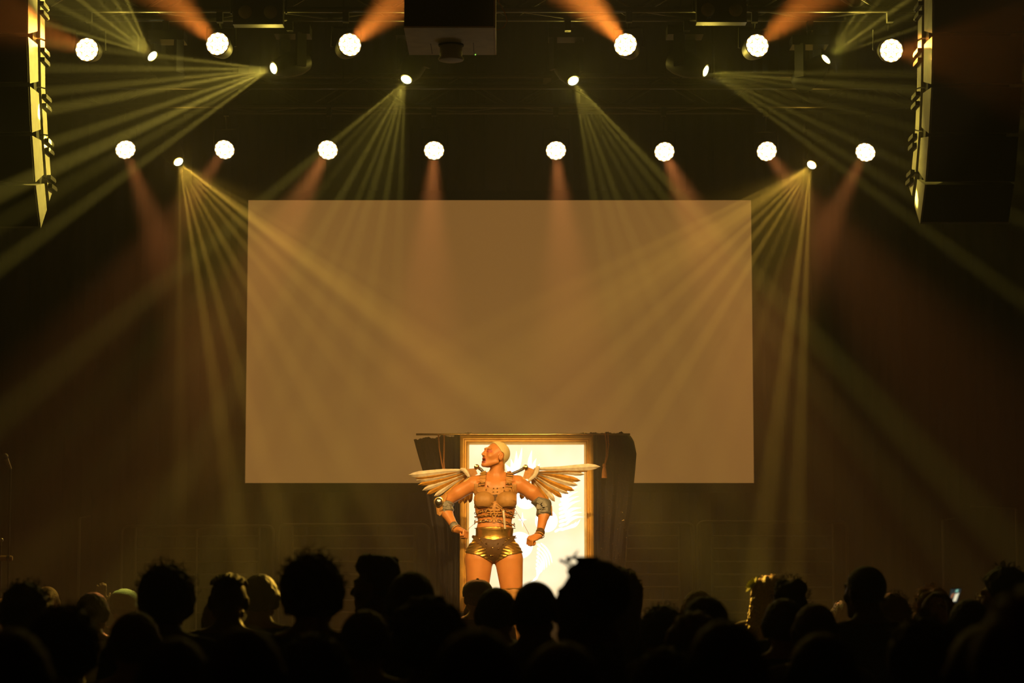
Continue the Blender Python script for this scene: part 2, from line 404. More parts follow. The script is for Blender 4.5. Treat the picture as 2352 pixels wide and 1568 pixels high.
# ------------------------------------------------------------------ unlit two-lamp blinders on the front truss
for (xa, xb, yy, lb) in ((563, 621, 27, 'unlit two-lamp blinder hung on the front truss on the microphone stand side'),
                         (1626, 1690, 22, 'unlit two-lamp blinder hung on the front truss on the dim array side')):
    pa, pb = P(xa, yy, 17.86), P(xb, yy, 17.86); m = (pa+pb)/2
    t = thing('blinder_light', lb, 'stage light', m, 'unlit blinders')
    b = B(); add_box(b, m + Vector((0, .07, 0)), (.40, .12, .20)); obj('housing', b, 'fixture_black', t)
    for q in (pa, pb):
        b = B(); add_lathe(b, q + Vector((0, .012, 0)), (0, -1, 0), [(.056, 0), (.056, .01), (.05, .02), (.03, .03), (.004, .034)], 24); obj('lamp', b, 'glass_dim', t, True)
    b = B(); add_tube(b, [m + Vector((-.22, .07, 0)), m + Vector((-.22, .07, .16)), m + Vector((.22, .07, .16)), m + Vector((.22, .07, 0))], .01, 6); obj('yoke', b, 'fixture_black', t)
    b = B(); add_tube(b, [m + Vector((0, .07, .16)), m + Vector((0, .16, .05)), m + Vector((0, .22, .0)), Vector((m.x, 18.15, ZC-.06))], .012, 6); add_box(b, (m.x, 18.15, ZC-.066), (.05, .06, .08)); obj('clamp', b, 'fixture_black', t)

# ------------------------------------------------------------------ hanging box above the front row
pf0, pf1 = P(928, 65, 15.0), P(1134, 63, 15.0); zb_ = (pf0.z+pf1.z)/2; yb_ = 15.82
t = thing('hanging_equipment_box', 'dark hanging equipment box with underside coloured as lit and short round tube below it', 'equipment box', ((pf0.x+pf1.x)/2, 15.4, zb_))
hx0, hx1, hy0, hy1, hz0, hz1 = pf0.x, pf1.x, 15.0, yb_, zb_, zb_+.62
b = B(); add_box(b, ((hx0+hx1)/2, (hy0+hy1)/2, (hz0+hz1)/2+.01), (hx1-hx0, hy1-hy0, hz1-hz0-.02)); obj('body', b, 'box_front', t)
b = B(); add_box(b, ((hx0+hx1)/2, (hy0+hy1)/2, hz0+.006), (hx1-hx0+.004, hy1-hy0+.004, .012)); und = obj('underside_panel', b, 'box_under_lit', t)  # lighter than the body: light on the underside is painted in
for fx, l in ((.27, .30), (.76, .35)):
    b = B(); add_box(b, (hx0+(hx1-hx0)*fx, hy1-.2, hz0-.001), (.004, l, .004)); obj('panel_seam', b, 'box_front', und)
b = B(); add_box(b, (hx1+.006, (hy0+hy1)/2, hz0+.3), (.012, hy1-hy0, .6)); obj('lit_side_panel', b, 'wood_and_lit_side', t)  # orange light on this side of the box put into the colour
cp = P(1036, 108, 15.5)
b = B(); add_lathe(b, (cp.x, 15.5, hz0+.004), (0, 0, -1), [(.078, 0), (.078, .09), (.086, .095), (.09, .105), (.085, .115), (.06, .122), (.002, .124)], 32); tb = obj('round_tube', b, 'box_under_lit', t, True)
b = B(); add_lathe(b, (cp.x, 15.5, hz0+.002), (0, 0, -1), [(.088, 0), (.088, .012), (.079, .012)], 32); obj('tube_collar', b, 'box_front', tb)
b = B(); q = P(1092, 124, yb_); add_ball(b, (q.x, yb_-.02, hz0-.002), .004); 
mat('led_green', (.1, .4, .05), .4, emit=(.35, 1, .1), estr=2); obj('status_light', b, 'led_green', t)
for x in (hx0+.1, hx1-.1):
    for y in (hy0+.12, hy1-.12):
        b = B(); add_cyl(b, (x, y, hz1-.02), (x, y, CEIL), .008, seg=8); obj('suspension_rod', b, 'fixture_black', t)
b = B(); pts = [P(1138, -40, 15.7), P(1146, 5, 15.7), P(1160, 30, 15.7), P(1165, 48, 15.7), P(1158, 62, 15.7), P(1145, 69, 15.7), P(1134, 68, 15.7)]
add_tube(b, pts, .003, 6); obj('cable_loop', b, 'cord', t)

# ------------------------------------------------------------------ line arrays
def line_array(X, front, back, clamps, sgn, label, width=.68):
    top = PX(*front[0], X)
    t = thing('line_array_speaker', label, 'loudspeaker', (X + sgn*width/2, top.y+.2, PX(*front[-1], X).z), 'hanging loudspeaker arrays')
    def lerp(a, b_, k): return a + (b_-a)*k
    F3 = [PX(*p, X) for p in front]; K3 = [PX(*p, X) for p in back]
    off = Vector((sgn*width, 0, 0))
    n = len(F3)-1
    for i in range(n):
        f0, f1, k0, k1 = F3[i], F3[i+1], K3[i], K3[i+1]
        last = i == n-1
        m0, m1 = lerp(f0, k0, .55), lerp(f1, k1, .55 if not last else .5)
        h0, h1 = lerp(m0, m1, .12), lerp(m0, m1, .88 if not last else 1)
        b = B(); g = .012*(f1-f0).normalized()
        pts = [f0+g, h0, h1, f1-g if not last else f1]
        add_prism(b, pts, off); cab = obj('cabinet', b, 'cab_side', t)
        # dark grille over the front face
        b = B(); fw = Vector((0, -.02, 0)); add_prism(b, [f0+g*1.4+Vector((sgn*.01, 0, 0)), f1-g*1.4+Vector((sgn*.01, 0, 0)), f1-g*1.4+fw+Vector((sgn*.01, 0, 0)), f0+g*1.4+fw+Vector((sgn*.01, 0, 0))], off - Vector((sgn*.02, 0, 0))); obj('front_grille', b, 'cab_grille', cab)
        # dark rear body and the pale rigging rail
        r0, r1 = lerp(f0, k0, .5), lerp(f1, k1, .5)
        b = B(); add_prism(b, [lerp(f0, k0, .5)+Vector((sgn*.03, 0, 0)), lerp(f0, k0, .74)+Vector((sgn*.03, 0, 0)), lerp(f1, k1, .74)+Vector((sgn*.03, 0, 0)), lerp(f1, k1, .5)+Vector((sgn*.03, 0, 0))], off - Vector((sgn*.06, 0, 0))); obj('rear_body', b, 'cab_grille', cab)
        b = B(); e = .0 if not last else .0
        add_prism(b, [lerp(f0, k0, .72), k0, lerp(k0, k1, .97), lerp(lerp(f0, k0, .72), lerp(f1, k1, .72), .97)], Vector((sgn*.05, 0, 0))); rail = obj('rigging_rail', b, 'cab_side', cab)
    for (px, py) in clamps:
        q = PX(px, py, X); b = B(); add_box(b, q + Vector((-sgn*.012, 0, 0)), (.04, .19, .032)); obj('rigging_pin', b, 'fixture_black', t)
        b = B(); add_lathe(b, q + Vector((-sgn*.012, .09, 0)), (0, 1, 0), [(.02, 0), (.02, .03)], 10); obj('pin_head', b, 'fixture_black', t)
    q = (F3[0]+K3[0])/2
    for s in (.1, .9):
        b = B(); x = X + sgn*width*s; add_cyl(b, (x, q.y, q.z-.05), (x, q.y, CEIL), .01, seg=8); obj('suspension_cable', b, 'fixture_black', t)
    return t
line_array(-3.62, [(64, -62), (65, 81), (69, 195), (74, 308), (82, 422), (94, 524)], [(103, -50), (103, 95), (104, 205), (110, 312), (117, 406), (121, 440)],
           [(97, 14), (97, 34), (99, 120), (99, 142), (103, 226), (103, 247), (108, 327), (109, 348), (113, 411), (116, 431)], -1,
           'curved hanging loudspeaker array with brightly lit side panels, over the microphone stand')
line_array(3.14, [(2141, -62), (2141, 80), (2139, 197), (2133, 310), (2125, 421), (2113, 514)], [(2109, -50), (2108, 95), (2106, 205), (2102, 300), (2094, 390), (2087, 428)],
           [(2114, 14), (2114, 36), (2112, 121), (2112, 143), (2108, 220), (2107, 242), (2101, 316), (2100, 337), (2096, 399), (2094, 417)], 1,
           'curved hanging loudspeaker array with dim brown side panels, over the crowd with the flower')

# ------------------------------------------------------------------ crowd barriers at the back of the stage
def barrier(xa, xb, Y, ytop, bars, label):
    pa, pb = P(xa, ytop, Y), P(xb, ytop, Y); z1 = (pa.z+pb.z)/2; x0, x1 = pa.x, pb.x
    t = thing('crowd_barrier', label, 'barrier', ((x0+x1)/2, Y, STAGE_Z), 'steel barriers behind the performer')
    b = B(); r = .06; z0 = STAGE_Z+.06
    arc = lambda cx, cz, a0, a1: [(cx + r*math.cos(a), Y, cz + r*math.sin(a)) for a in np.linspace(a0, a1, 5)]
    add_tube(b, [(x0, Y, z0)] + arc(x0+r, z1-r, math.pi, math.pi/2) + arc(x1-r, z1-r, math.pi/2, 0) + [(x1, Y, z0)], .017, 8); obj('outer_tube', b, 'rail_steel', t, True)
    i0, i1 = x0+.14, x1-.14
    for x in (i0, i1):
        b = B(); add_cyl(b, (x, Y, z0), (x, Y, z1), .014, seg=8); obj('post', b, 'rail_steel', t, True)
    for yb in bars:
        z = P(1176, yb, Y).z; b = B(); add_cyl(b, (i0, Y, z), (i1, Y, z), .009, seg=8); obj('bar', b, 'rail_steel', t, True)
    z = STAGE_Z+.1; b = B(); add_cyl(b, (x0, Y, z), (x1, Y, z), .014, seg=8); obj('bottom_tube', b, 'rail_steel', t, True)
    for x in (x0, x1):
        b = B(); add_box(b, (x, Y, STAGE_Z+.03), (.05, .5, .06)); obj('foot', b, 'rail_steel', t)
BARS = [1231, 1260, 1290, 1319, 1348, 1378, 1407]
barrier(1250, 1592, 22.9, 1202, BARS, 'steel crowd barrier partly behind the sequinned cloth')
barrier(1603, 1945, 22.9, 1198, BARS, 'steel crowd barrier between the sequinned cloth and the dim array')
barrier(640, 985, 22.9, 1205, BARS, 'steel crowd barrier beside the plain black cloth')
barrier(280, 628, 22.9, 1208, BARS, 'steel crowd barrier on the microphone stand side')

# slim upright stands at both wings
def stand(px, ytop, Y, label, arm=0):
    p = P(px, ytop, Y)
    t = thing('upright_stand', label, 'stand', (p.x, Y, STAGE_Z), 'slim stands in the wings')
    b = B(); add_cyl(b, (p.x, Y, STAGE_Z+.02), (p.x, Y, p.z), .014, seg=8); obj('pole', b, 'rail_steel', t, True)
    b = B(); add_lathe(b, (p.x, Y, STAGE_Z), (0, 0, 1), [(.14, 0), (.14, .015), (.03, .03)], 20); obj('base', b, 'rail_steel', t, True)
    b = B(); add_cyl(b, (p.x, Y, p.z), (p.x + (arm or .1), Y, p.z+.02), .010, seg=8); obj('arm', b, 'rail_steel', t, True)
stand(183, 1190, 21.5, 'slim upright stand near the microphone stand')
stand(452, 1216, 21.8, 'slim upright stand before the barrier on the microphone stand side')
stand(2165, 1195, 21.8, 'slim upright stand with short arm beyond the last barrier', .12)
stand(2334, 1168, 21.0, 'slim upright stand with long arm near the side wall', -.42)

# ------------------------------------------------------------------ microphone stand and percussion bar at the stage edge
p = P(24, 1075, 17.2); x = p.x
t = thing('microphone_stand', 'straight microphone stand with silver-rimmed microphone at the stage edge', 'microphone stand', (x, 17.2, STAGE_Z))
b = B(); add_cyl(b, (x, 17.2, STAGE_Z+.02), p, .009, seg=10); obj('pole', b, 'fixture_black', t, True)
b = B(); add_lathe(b, (x, 17.2, STAGE_Z), (0, 0, 1), [(.13, 0), (.13, .012), (.02, .03)], 24); obj('base', b, 'fixture_black', t, True)
m0, m1 = P(23, 1074, 17.2), P(12, 1048, 17.17)
b = B(); add_lathe(b, m0, m1-m0, [(.012, -.01), (.014, .03), (.018, .075)], 16); mi = obj('microphone', b, 'steel', t, True)
b = B(); add_ball(b, m1, .024, seg=14); obj('grille', b, 'rail_steel', mi, True)
p0, p1 = P(-14, 1282, 16.8), P(29, 1282, 16.8)
t = thing('percussion_bar', 'tan wooden bar with black clamp on a short stand by the microphone', 'instrument', (p0.x+.05, 16.8, STAGE_Z))
b = B(); add_lathe(b, p0, p1-p0, [(.015, 0), (.021, .006), (.021, (p1-p0).length-.008), (.016, (p1-p0).length)], 16); br = obj('bar', b, 'wood_and_lit_side', t, True)
b = B(); q = P(20, 1282, 16.8); add_lathe(b, q - Vector((.012, 0, 0)), (1, 0, 0), [(.026, 0), (.026, .022)], 16); obj('clamp', b, 'fixture_black', br)
b = B(); add_cyl(b, (p0.x+.05, 16.8, STAGE_Z+.01), (p0.x+.05, 16.8, p0.z-.012), .011, seg=8); obj('pole', b, 'fixture_black', t, True)
b = B(); add_lathe(b, (p0.x+.05, 16.8, STAGE_Z), (0, 0, 1), [(.11, 0), (.11, .012), (.02, .025)], 20); obj('base', b, 'fixture_black', t, True)
b = B(); add_ball(b, P(3, 1240, 16.8), .017); add_cyl(b, P(3, 1240, 16.8), (p0.x+.05, 16.8, p0.z+.01), .006, seg=6); obj('finial', b, 'steel', t, True)

# ------------------------------------------------------------------ smooth solids: distance fields meshed with surface nets
V3 = lambda v: np.array(v, dtype=np.float32)
def smin(a, b, k):
    if k <= 0: return np.minimum(a, b)
    h = np.clip(.5 + .5*(b-a)/k, 0, 1); return b + (a-b)*h - k*h*(1-h)
def smax(a, b, k): return -smin(-a, -b, k)
def cone(a, b, ra, rb):
    a, b = V3(a), V3(b); ba = b-a; bb = float(ba@ba) + 1e-9
    def f(p):
        t = np.clip(((p-a)@ba)/bb, 0, 1); return np.linalg.norm(p - a - t[:, None]*ba, axis=1) - (ra + (rb-ra)*t)
    return f
def ell(c, r, R=None):
    c, r = V3(c), V3(r); Rm = None if R is None else np.array(R, dtype=np.float32)
    def f(p):
        q = p - c
        if Rm is not None: q = q @ Rm               # world -> local (columns of R are the local axes)
        k0 = np.linalg.norm(q/r, axis=1); k1 = np.linalg.norm(q/(r*r), axis=1) + 1e-6
        return k0*(k0-1)/k1
    return f
class Solid:
    def __init__(s): s.ops = []
    def add(s, f, k=.02): s.ops.append((0, f, k)); return s
    def sub(s, f, k=.005): s.ops.append((1, f, k)); return s
    def __call__(s, p):
        d = np.full(len(p), 9.0, dtype=np.float32)
        for o, f, k in s.ops:
            d = smin(d, f(p), k) if o == 0 else smax(d, -f(p), k)
        return d
def nets(f, lo, hi, h):
    lo, hi = V3(lo), V3(hi); C = 4*h
    n = np.ceil((hi-lo)/C).astype(int)
    gi = np.stack(np.meshgrid(*[np.arange(k) for k in n], indexing='ij'), -1).reshape(-1, 3)
    dc = f((lo + (gi+.5)*C).astype(np.float32))
    D = np.repeat(np.repeat(np.repeat(dc.reshape(n), 4, 0), 4, 1), 4, 2).astype(np.float32)
    act = gi[np.abs(dc) < C*1.5]
    sub = np.stack(np.meshgrid(*[np.arange(4)]*3, indexing='ij'), -1).reshape(-1, 3)
    idx = (act[:, None, :]*4 + sub[None]).reshape(-1, 3)
    for s in range(0, len(idx), 400000):
        q = idx[s:s+400000]; D[q[:, 0], q[:, 1], q[:, 2]] = f((lo + (q+.5)*h).astype(np.float32))
    S = (D < 0)
    m = [k-1 for k in D.shape]
    cs = np.zeros(m, dtype=np.uint8); offs = [(i, j, k) for i in (0, 1) for j in (0, 1) for k in (0, 1)]
    for i, j, k in offs: cs += S[i:i+m[0], j:j+m[1], k:k+m[2]]
    ids = np.argwhere((cs > 0) & (cs < 8)); imap = np.full(m, -1, dtype=np.int32); imap[tuple(ids.T)] = np.arange(len(ids))
    acc = np.zeros((len(ids), 3)); cnt = np.zeros(len(ids))
    for a in offs:
        for ax in range(3):
            if a[ax]: continue
            b2 = list(a); b2[ax] = 1
            da = D[tuple((ids+a).T)]; db = D[tuple((ids+b2).T)]
            x = (da < 0) != (db < 0); t = np.where(x, da/(da-db+1e-12), 0)
            pt = np.array(a, float)[None].repeat(len(ids), 0); pt[:, ax] = t
            acc[x] += pt[x]; cnt[x] += 1
    V = lo + (ids + .5 + acc/np.maximum(cnt, 1)[:, None])*h
    Q = []
    for ax in range(3):
        u, w = (ax+1) % 3, (ax+2) % 3
        sl0 = [slice(None)]*3; sl1 = [slice(None)]*3; sl0[ax] = slice(0, -1); sl1[ax] = slice(1, None)
        e = np.argwhere(S[tuple(sl0)] != S[tuple(sl1)])
        ok = (e[:, u] > 0) & (e[:, w] > 0) & (e[:, u] < m[u]) & (e[:, w] < m[w]); e = e[ok]
        du = np.zeros(3, int); du[u] = 1; dw = np.zeros(3, int); dw[w] = 1
        q = np.stack([imap[tuple((e-du-dw).T)], imap[tuple((e-dw).T)], imap[tuple(e.T)], imap[tuple((e-du).T)]], 1)
        fl = ~S[tuple(e.T)]; q[fl] = q[fl][:, ::-1]
        Q.append(q[(q >= 0).all(1)])
    return V, np.concatenate(Q)
def nets_mesh(name, f, lo, hi, h, mats, pick=None, origin=(0, 0, 0)):
    V, Q = nets(f, lo, hi, h)
    me = bpy.data.meshes.new(name); me.from_pydata((V - np.array(origin)).tolist(), [], Q.tolist()); me.shade_smooth()
    for k in mats: me.materials.append(MATS[k])
    if pick is not None:
        me.polygons.foreach_set('material_index', pick(V[Q].mean(1)).astype(np.int32))
    me.update(); return me
def rotmat(f, r=None):
    """3x3 whose columns are local x (right), y (back), z (up); the face looks along f"""
    f = np.array(f, float); f /= np.linalg.norm(f)
    if r is None: r = np.cross((0, 0, 1), f)
    r = np.array(r, float); r = r - f*(r@f); r /= np.linalg.norm(r)
    y = -f; z = np.cross(r, y); return np.stack([r, y, z], 1)
def head_ops(S, c, R, s=1.0, k=.012, open_mouth=False):
    c = np.array(c, float)
    T = lambda v: c + R @ (np.array(v, float)*s)
    E = lambda v, r, kk=k: S.add(ell(T(v), np.array(r)*s, R), kk)
    Cn = lambda a, b, ra, rb, kk=k: S.add(cone(T(a), T(b), ra*s, rb*s), kk)
    E((0, .018, .032), (.074, .094, .084)); E((0, -.030, -.015), (.064, .064, .075), .02)
    E((0, -.048, -.062), (.044, .044, .048), .02)
    for x in (-1, 1):
        Cn((.058*x, .0, -.050), (.018*x, -.072, -.098), .016, .014, .02)      # jaw
        E((.040*x, -.062, -.020), (.022, .022, .022), .015)                     # cheek
    E((0, -.080, -.098), (.018, .016, .016), .012)                              # chin
    Cn((-.036, -.080, .034), (.036, -.080, .034), .011, .011, .014)             # brow
    for x in (-1, 1):
        S.sub(ell(T((.031*x, -.101, .012)), np.array((.018, .016, .012))*s, R), .008)
        E((.031*x, -.079, .011), (.013, .013, .011), .003)                      # eyes
    Cn((0, -.086, .022), (0, -.108, -.020), .008, .0125, .008)                  # nose
    for x in (-1, 1): E((.012*x, -.096, -.026), (.009, .011, .008), .006)
    if open_mouth:
        S.sub(ell(T((0, -.096, -.062)), np.array((.019, .020, .013))*s, R), .004)
        Cn((-.020, -.088, -.051), (.020, -.088, -.051), .007, .007, .004); Cn((-.017, -.086, -.076), (.017, -.086, -.076), .0075, .0075, .004)
    else:
        Cn((-.021, -.088, -.054), (.021, -.088, -.054), .006, .006, .004); Cn((-.018, -.088, -.066), (.018, -.088, -.066), .007, .007, .004)
    for x in (-1, 1):                                                           # ears
        E((.077*x, .014, -.004), (.011, .021, .032), .005); S.sub(ell(T((.089*x, .010, .002)), np.array((.007, .010, .016))*s, R), .004)
    return T
def hand_ops(S, w, d, n, s=1.0, curl=(.5, .6, .4), thumb=.5, flip=1):
    """w wrist, d wrist->knuckles, n palm normal; the thumb leaves the side d x n"""
    w = np.array(w, float); d = np.array(d, float); d /= np.linalg.norm(d)
    n = np.array(n, float); n = n - d*(n@d); n /= np.linalg.norm(n); t = np.cross(d, n)*flip
    S.add(cone(w, w + d*.03*s, .026*s, .028*s), .015)
    Rm = np.stack([t, n, d], 1); S.add(ell(w + d*.052*s, np.array((.042, .019, .050))*s, Rm), .012)
    for i, l in enumerate((.043, .047, .044, .034)):
        p = w + d*.088*s + t*(.029 - .0195*i)*s; a = 0
        for j, (lk, r) in enumerate(((1, .0098), (.66, .009), (.5, .008))):
            a += curl[j]*math.pi/2; q = p + (d*math.cos(a) + n*math.sin(a))*l*lk*s
            S.add(cone(p, q, r*s, r*.93*s), .0035); p = q
    p = w + d*.028*s + t*.030*s
    v1 = d*.72 + t*.62 + n*.25; v1 /= np.linalg.norm(v1); q = p + v1*.040*s
    S.add(cone(p, q, .0125*s, .0105*s), .008)
    v2 = v1*(1-thumb) + (n*.7 + d*.5 - t*.35)*thumb; v2 /= np.linalg.norm(v2); S.add(cone(q, q + v2*.032*s, .010*s, .0085*s), .004)

# ------------------------------------------------------------------ framed light panel, rod and cloths
YP = 19.3
pc = [P(1055, 1001, YP), P(1360, 999, YP), P(1366, 1406, YP), P(1058, 1406, YP)]
fx0, fx1 = (pc[0].x+pc[3].x)/2, (pc[1].x+pc[2].x)/2; fz1, fz0 = (pc[0].z+pc[1].z)/2, (pc[2].z+pc[3].z)/2
fr = thing('picture_frame', 'tall glowing picture with white wing and circle shapes in an ornate gold frame', 'picture frame', ((fx0+fx1)/2, YP, fz0))
prof = [(0, 0), (0, -.05), (.012, -.062), (.026, -.052), (.034, -.052), (.040, -.036), (.052, -.036), (.058, -.046), (.068, -.034), (.078, -.014), (.078, 0)]
def mould(pa, pb, inward):
    b = B(); ax = (pb-pa).normalized(); rings = []
    for e, sg in ((pa, 1), (pb, -1)):
        rings.append([b.verts.new(e + inward*u + ax*sg*u + Vector((0, v, 0))) for u, v in prof])
    n = len(prof)
    for i in range(n):
        j = (i+1) % n; b.faces.new((rings[0][i], rings[0][j], rings[1][j], rings[1][i]))
    b.faces.new(rings[0][::-1]); b.faces.new(rings[1])
    return b
K = [Vector((fx0, YP, fz0)), Vector((fx1, YP, fz0)), Vector((fx1, YP, fz1)), Vector((fx0, YP, fz1))]
for i, inw in enumerate((Vector((0, 0, 1)), Vector((-1, 0, 0)), Vector((0, 0, -1)), Vector((1, 0, 0)))):
    obj('moulding', mould(K[i], K[(i+1) % 4], inw), 'gold_frame', fr)
b = B(); add_box(b, ((fx0+fx1)/2, YP+.012, (fz0+fz1)/2), (fx1-fx0-.13, .02, fz1-fz0-.13)); pan = obj('light_panel', b, 'panel_cream', fr)
b = B(); add_box(b, ((fx0+fx1)/2, YP+.04, (fz0+fz1)/2), (fx1-fx0-.02, .03, fz1-fz0-.02)); obj('back_board', b, 'black_paint', fr)
def flat(polys, name, th=.003):
    b = B()
    for pts in polys: add_prism(b, [P(x, y, YP) + Vector((0, .002, 0)) for x, y in pts], (0, -th, 0))
    return obj(name, b, 'panel_white', pan)
def circ(cx, cy, r, n=32): return [(cx + r*math.cos(2*math.pi*i/n), cy + r*math.sin(2*math.pi*i/n)) for i in range(n)]
def blade(x0, y0, x1, y1, w, bend=0, n=8):
    dx, dy = x1-x0, y1-y0; L = math.hypot(dx, dy); nx, ny = -dy/L, dx/L; a = []; c_ = []
    for i in range(n+1):
        t = i/n; off = bend*math.sin(math.pi*t); ww = w*(math.sin(math.pi*(.12+.88*t)**.8)*.9 + .1*(1-t))
        x, y = x0 + dx*t + nx*off, y0 + dy*t + ny*off
        a.append((x + nx*ww, y + ny*ww)); c_.append((x - nx*ww, y - ny*ww))
    return a + c_[::-1][1:]
for cx, cy, r in ((1255, 1196, 26), (1193, 1252, 31), (1208, 1143, 26)): flat([circ(cx, cy, r)], 'circle_print')
st = []
for i in range(8):
    a = math.pi/4*i + math.pi/2; r = (18 if i in (0, 4) else 10) if i % 2 == 0 else 3.2
    st.append((1200 + r*math.cos(a), 1193 + r*math.sin(a)))
flat([st], 'star_print')
flat([blade(1172+i*3, 1092, 1160+i*13, 1075-[10, 22, 40, 48][i], 5, 3) for i in range(4)], 'feather_print')
flat([blade(1218, 1085, 1222, 1033, 5, -3), blade(1226, 1085, 1232, 1052, 4, -3), blade(1234, 1085, 1240, 1064, 3.5, -2)], 'feather_print')
wing = []
for i in range(7): wing.append(blade(1288+i*2, 1150+i*9, 1326+i*2.4, 1118+i*10.5 + (i > 3)*6, 4.2, -7))
for i in range(6): wing.append(blade(1284, 1160+i*9.6, 1306, 1154+i*9.6, 3.6, -1))
for i in range(4): wing.append(blade(1284+i*9, 1216-i*1.5, 1306+i*9, 1207-i*5, 3.2, 3))
wing.append(blade(1274, 1221, 1292, 1211, 3)); flat(wing, 'wing_print')
w2 = []
def stroke(a, c_, e, w, n=10):
    L_, R_ = [], []
    for i in range(n+1):
        t = i/n; x = (1-t)**2*a[0]+2*t*(1-t)*c_[0]+t*t*e[0]; y = (1-t)**2*a[1]+2*t*(1-t)*c_[1]+t*t*e[1]
        dx = 2*(1-t)*(c_[0]-a[0])+2*t*(e[0]-c_[0]); dy = 2*(1-t)*(c_[1]-a[1])+2*t*(e[1]-c_[1]); l = math.hypot(dx, dy); k = w*(.25+math.sin(math.pi*min(1, t*.9+.1)))
        L_.append((x-dy/l*k, y+dx/l*k)); R_.append((x+dy/l*k, y-dx/l*k))
    return L_ + R_[::-1]
for i in range(9): w2.append(stroke((1242-i*1.2, 1247+i*8), (1264-i*3.0, 1262+i*8.5), (1268-i*6.2, 1292+i*5.5), 1.7))
for i in range(7): w2.append(stroke((1234-i*.6, 1250+i*9), (1238-i*.6, 1250+i*9), (1241-i*1.2, 1257+i*9), 2.4))
flat(w2, 'wing_print')
# riser under the frame
b = B(); add_box(b, ((fx0+fx1)/2, YP+.1, (STAGE_Z+fz0)/2), (1.5, .62, fz0-STAGE_Z), taper=1)
tag(obj('riser', b, 'black_paint', origin=((fx0+fx1)/2, YP+.1, STAGE_Z)), 'low black riser carrying the gold picture frame and cloth poles', 'riser')
# gold rod with finials on two black poles
za = P(1200, 996, YP-.02).z; xa, xb = P(955, 998, YP).x, P(1448, 996, YP).x
rod = thing('curtain_rod', 'gold curtain rod with small finials on black poles above the picture', 'curtain rod', ((fx0+fx1)/2, YP+.06, fz0))
b = B(); add_cyl(b, (xa, YP+.06, za), (xb, YP+.06, za), .009, seg=10); obj('rod', b, 'gold_metal', rod, True)
for px in (1075, 1340):
    q = P(px, 997, YP+.06); b = B(); add_ball(b, (q.x, YP+.06, za), .017); add_cyl(b, (q.x-.03, YP+.06, za), (q.x+.03, YP+.06, za), .013, seg=10); obj('finial', b, 'gold_metal', rod, True)
for x in (fx0-.04, fx1+.04):
    b = B(); add_cyl(b, (x, YP+.075, fz0), (x, YP+.075, za), .012, seg=8); obj('pole', b, 'fixture_black', rod)
def cloth(name, left, right, label, seed, folds, extra=None):
    # left/right edges as photo pixels from top to bottom; hangs in front of the rod to the stage
    n, m = 36, 60; b = B(); g = []
    def at(path, t):
        ys = [p[1] for p in path]; y = ys[0] + (ys[-1]-ys[0])*t
        return np.interp(y, ys, [p[0] for p in path]), y
    r = random.Random(seed); ph = [r.uniform(0, 6) for _ in range(4)]
    for j in range(m+1):
        t = j/m; row = []
        lx, ly = at(left, t); rx, ry = at(right, t)
        for i in range(n+1):
            u = i/n; y = ly + (ry-ly)*u
            if j == 0: y += r.uniform(-1.5, 1.5) - 2*math.sin(u*17+ph[3])
            d = .03*(.4+.6*t)*math.sin(u*folds+ph[0]+t*1.2) + .012*math.sin(u*folds*2.3+ph[1]+t*3)
            row.append(b.verts.new(P(lx + (rx-lx)*u, y, YP + .15 + d)))
        g.append(row)
    for j in range(m):
        for i in range(n): b.faces.new((g[j][i], g[j][i+1], g[j+1][i+1], g[j+1][i]))
    q = P((left[-1][0]+right[-1][0])/2, left[-1][1], YP+.1)
    o = obj(name, b, 'velvet', smooth=True, origin=(q.x, YP+.1, fz0)); md = o.modifiers.new('thickness', 'SOLIDIFY'); md.thickness = .006; md.offset = 1
    return tag(o, label, 'cloth', 'black cloths beside the picture')
yb = 1404
cl = cloth('hanging_cloth', [(950, 1008), (960, 1045), (972, 1085), (977, 1130), (986, 1180), (996, 1230), (1001, 1300), (1003, yb)], [(1062, 998), (1062, 1100), (1063, 1200), (1064, yb)],
      'black velvet cloth with ragged top hanging beside the picture behind the silver-tipped wing', 3, 17)
cr = cloth('hanging_cloth', [(1352, 994), (1356, 1100), (1360, 1200), (1362, yb)], [(1436, 994), (1448, 1000), (1456, 1012), (1462, 1042), (1459, 1080), (1455, 1120), (1450, 1170), (1443, 1220), (1437, 1290), (1432, yb)],
      'black cloth dotted with sequins hanging beside the picture', 5, 15)
b = B(); r = random.Random(4)
for i in range(260):
    y = r.uniform(1060, 1380); x = r.uniform(1375, 1450 - (y-1060)*.05)
    q = P(x, y, YP + .10); add_lathe(b, q, (r.uniform(-.3, .3), -1, r.uniform(-.3, .3)), [(.0028, 0), (.0012, .0012)], 6)
o = obj('sequins', b, 'gold_metal', cr); o['kind'] = 'stuff'; o['label'] = 'tiny gold sequins'
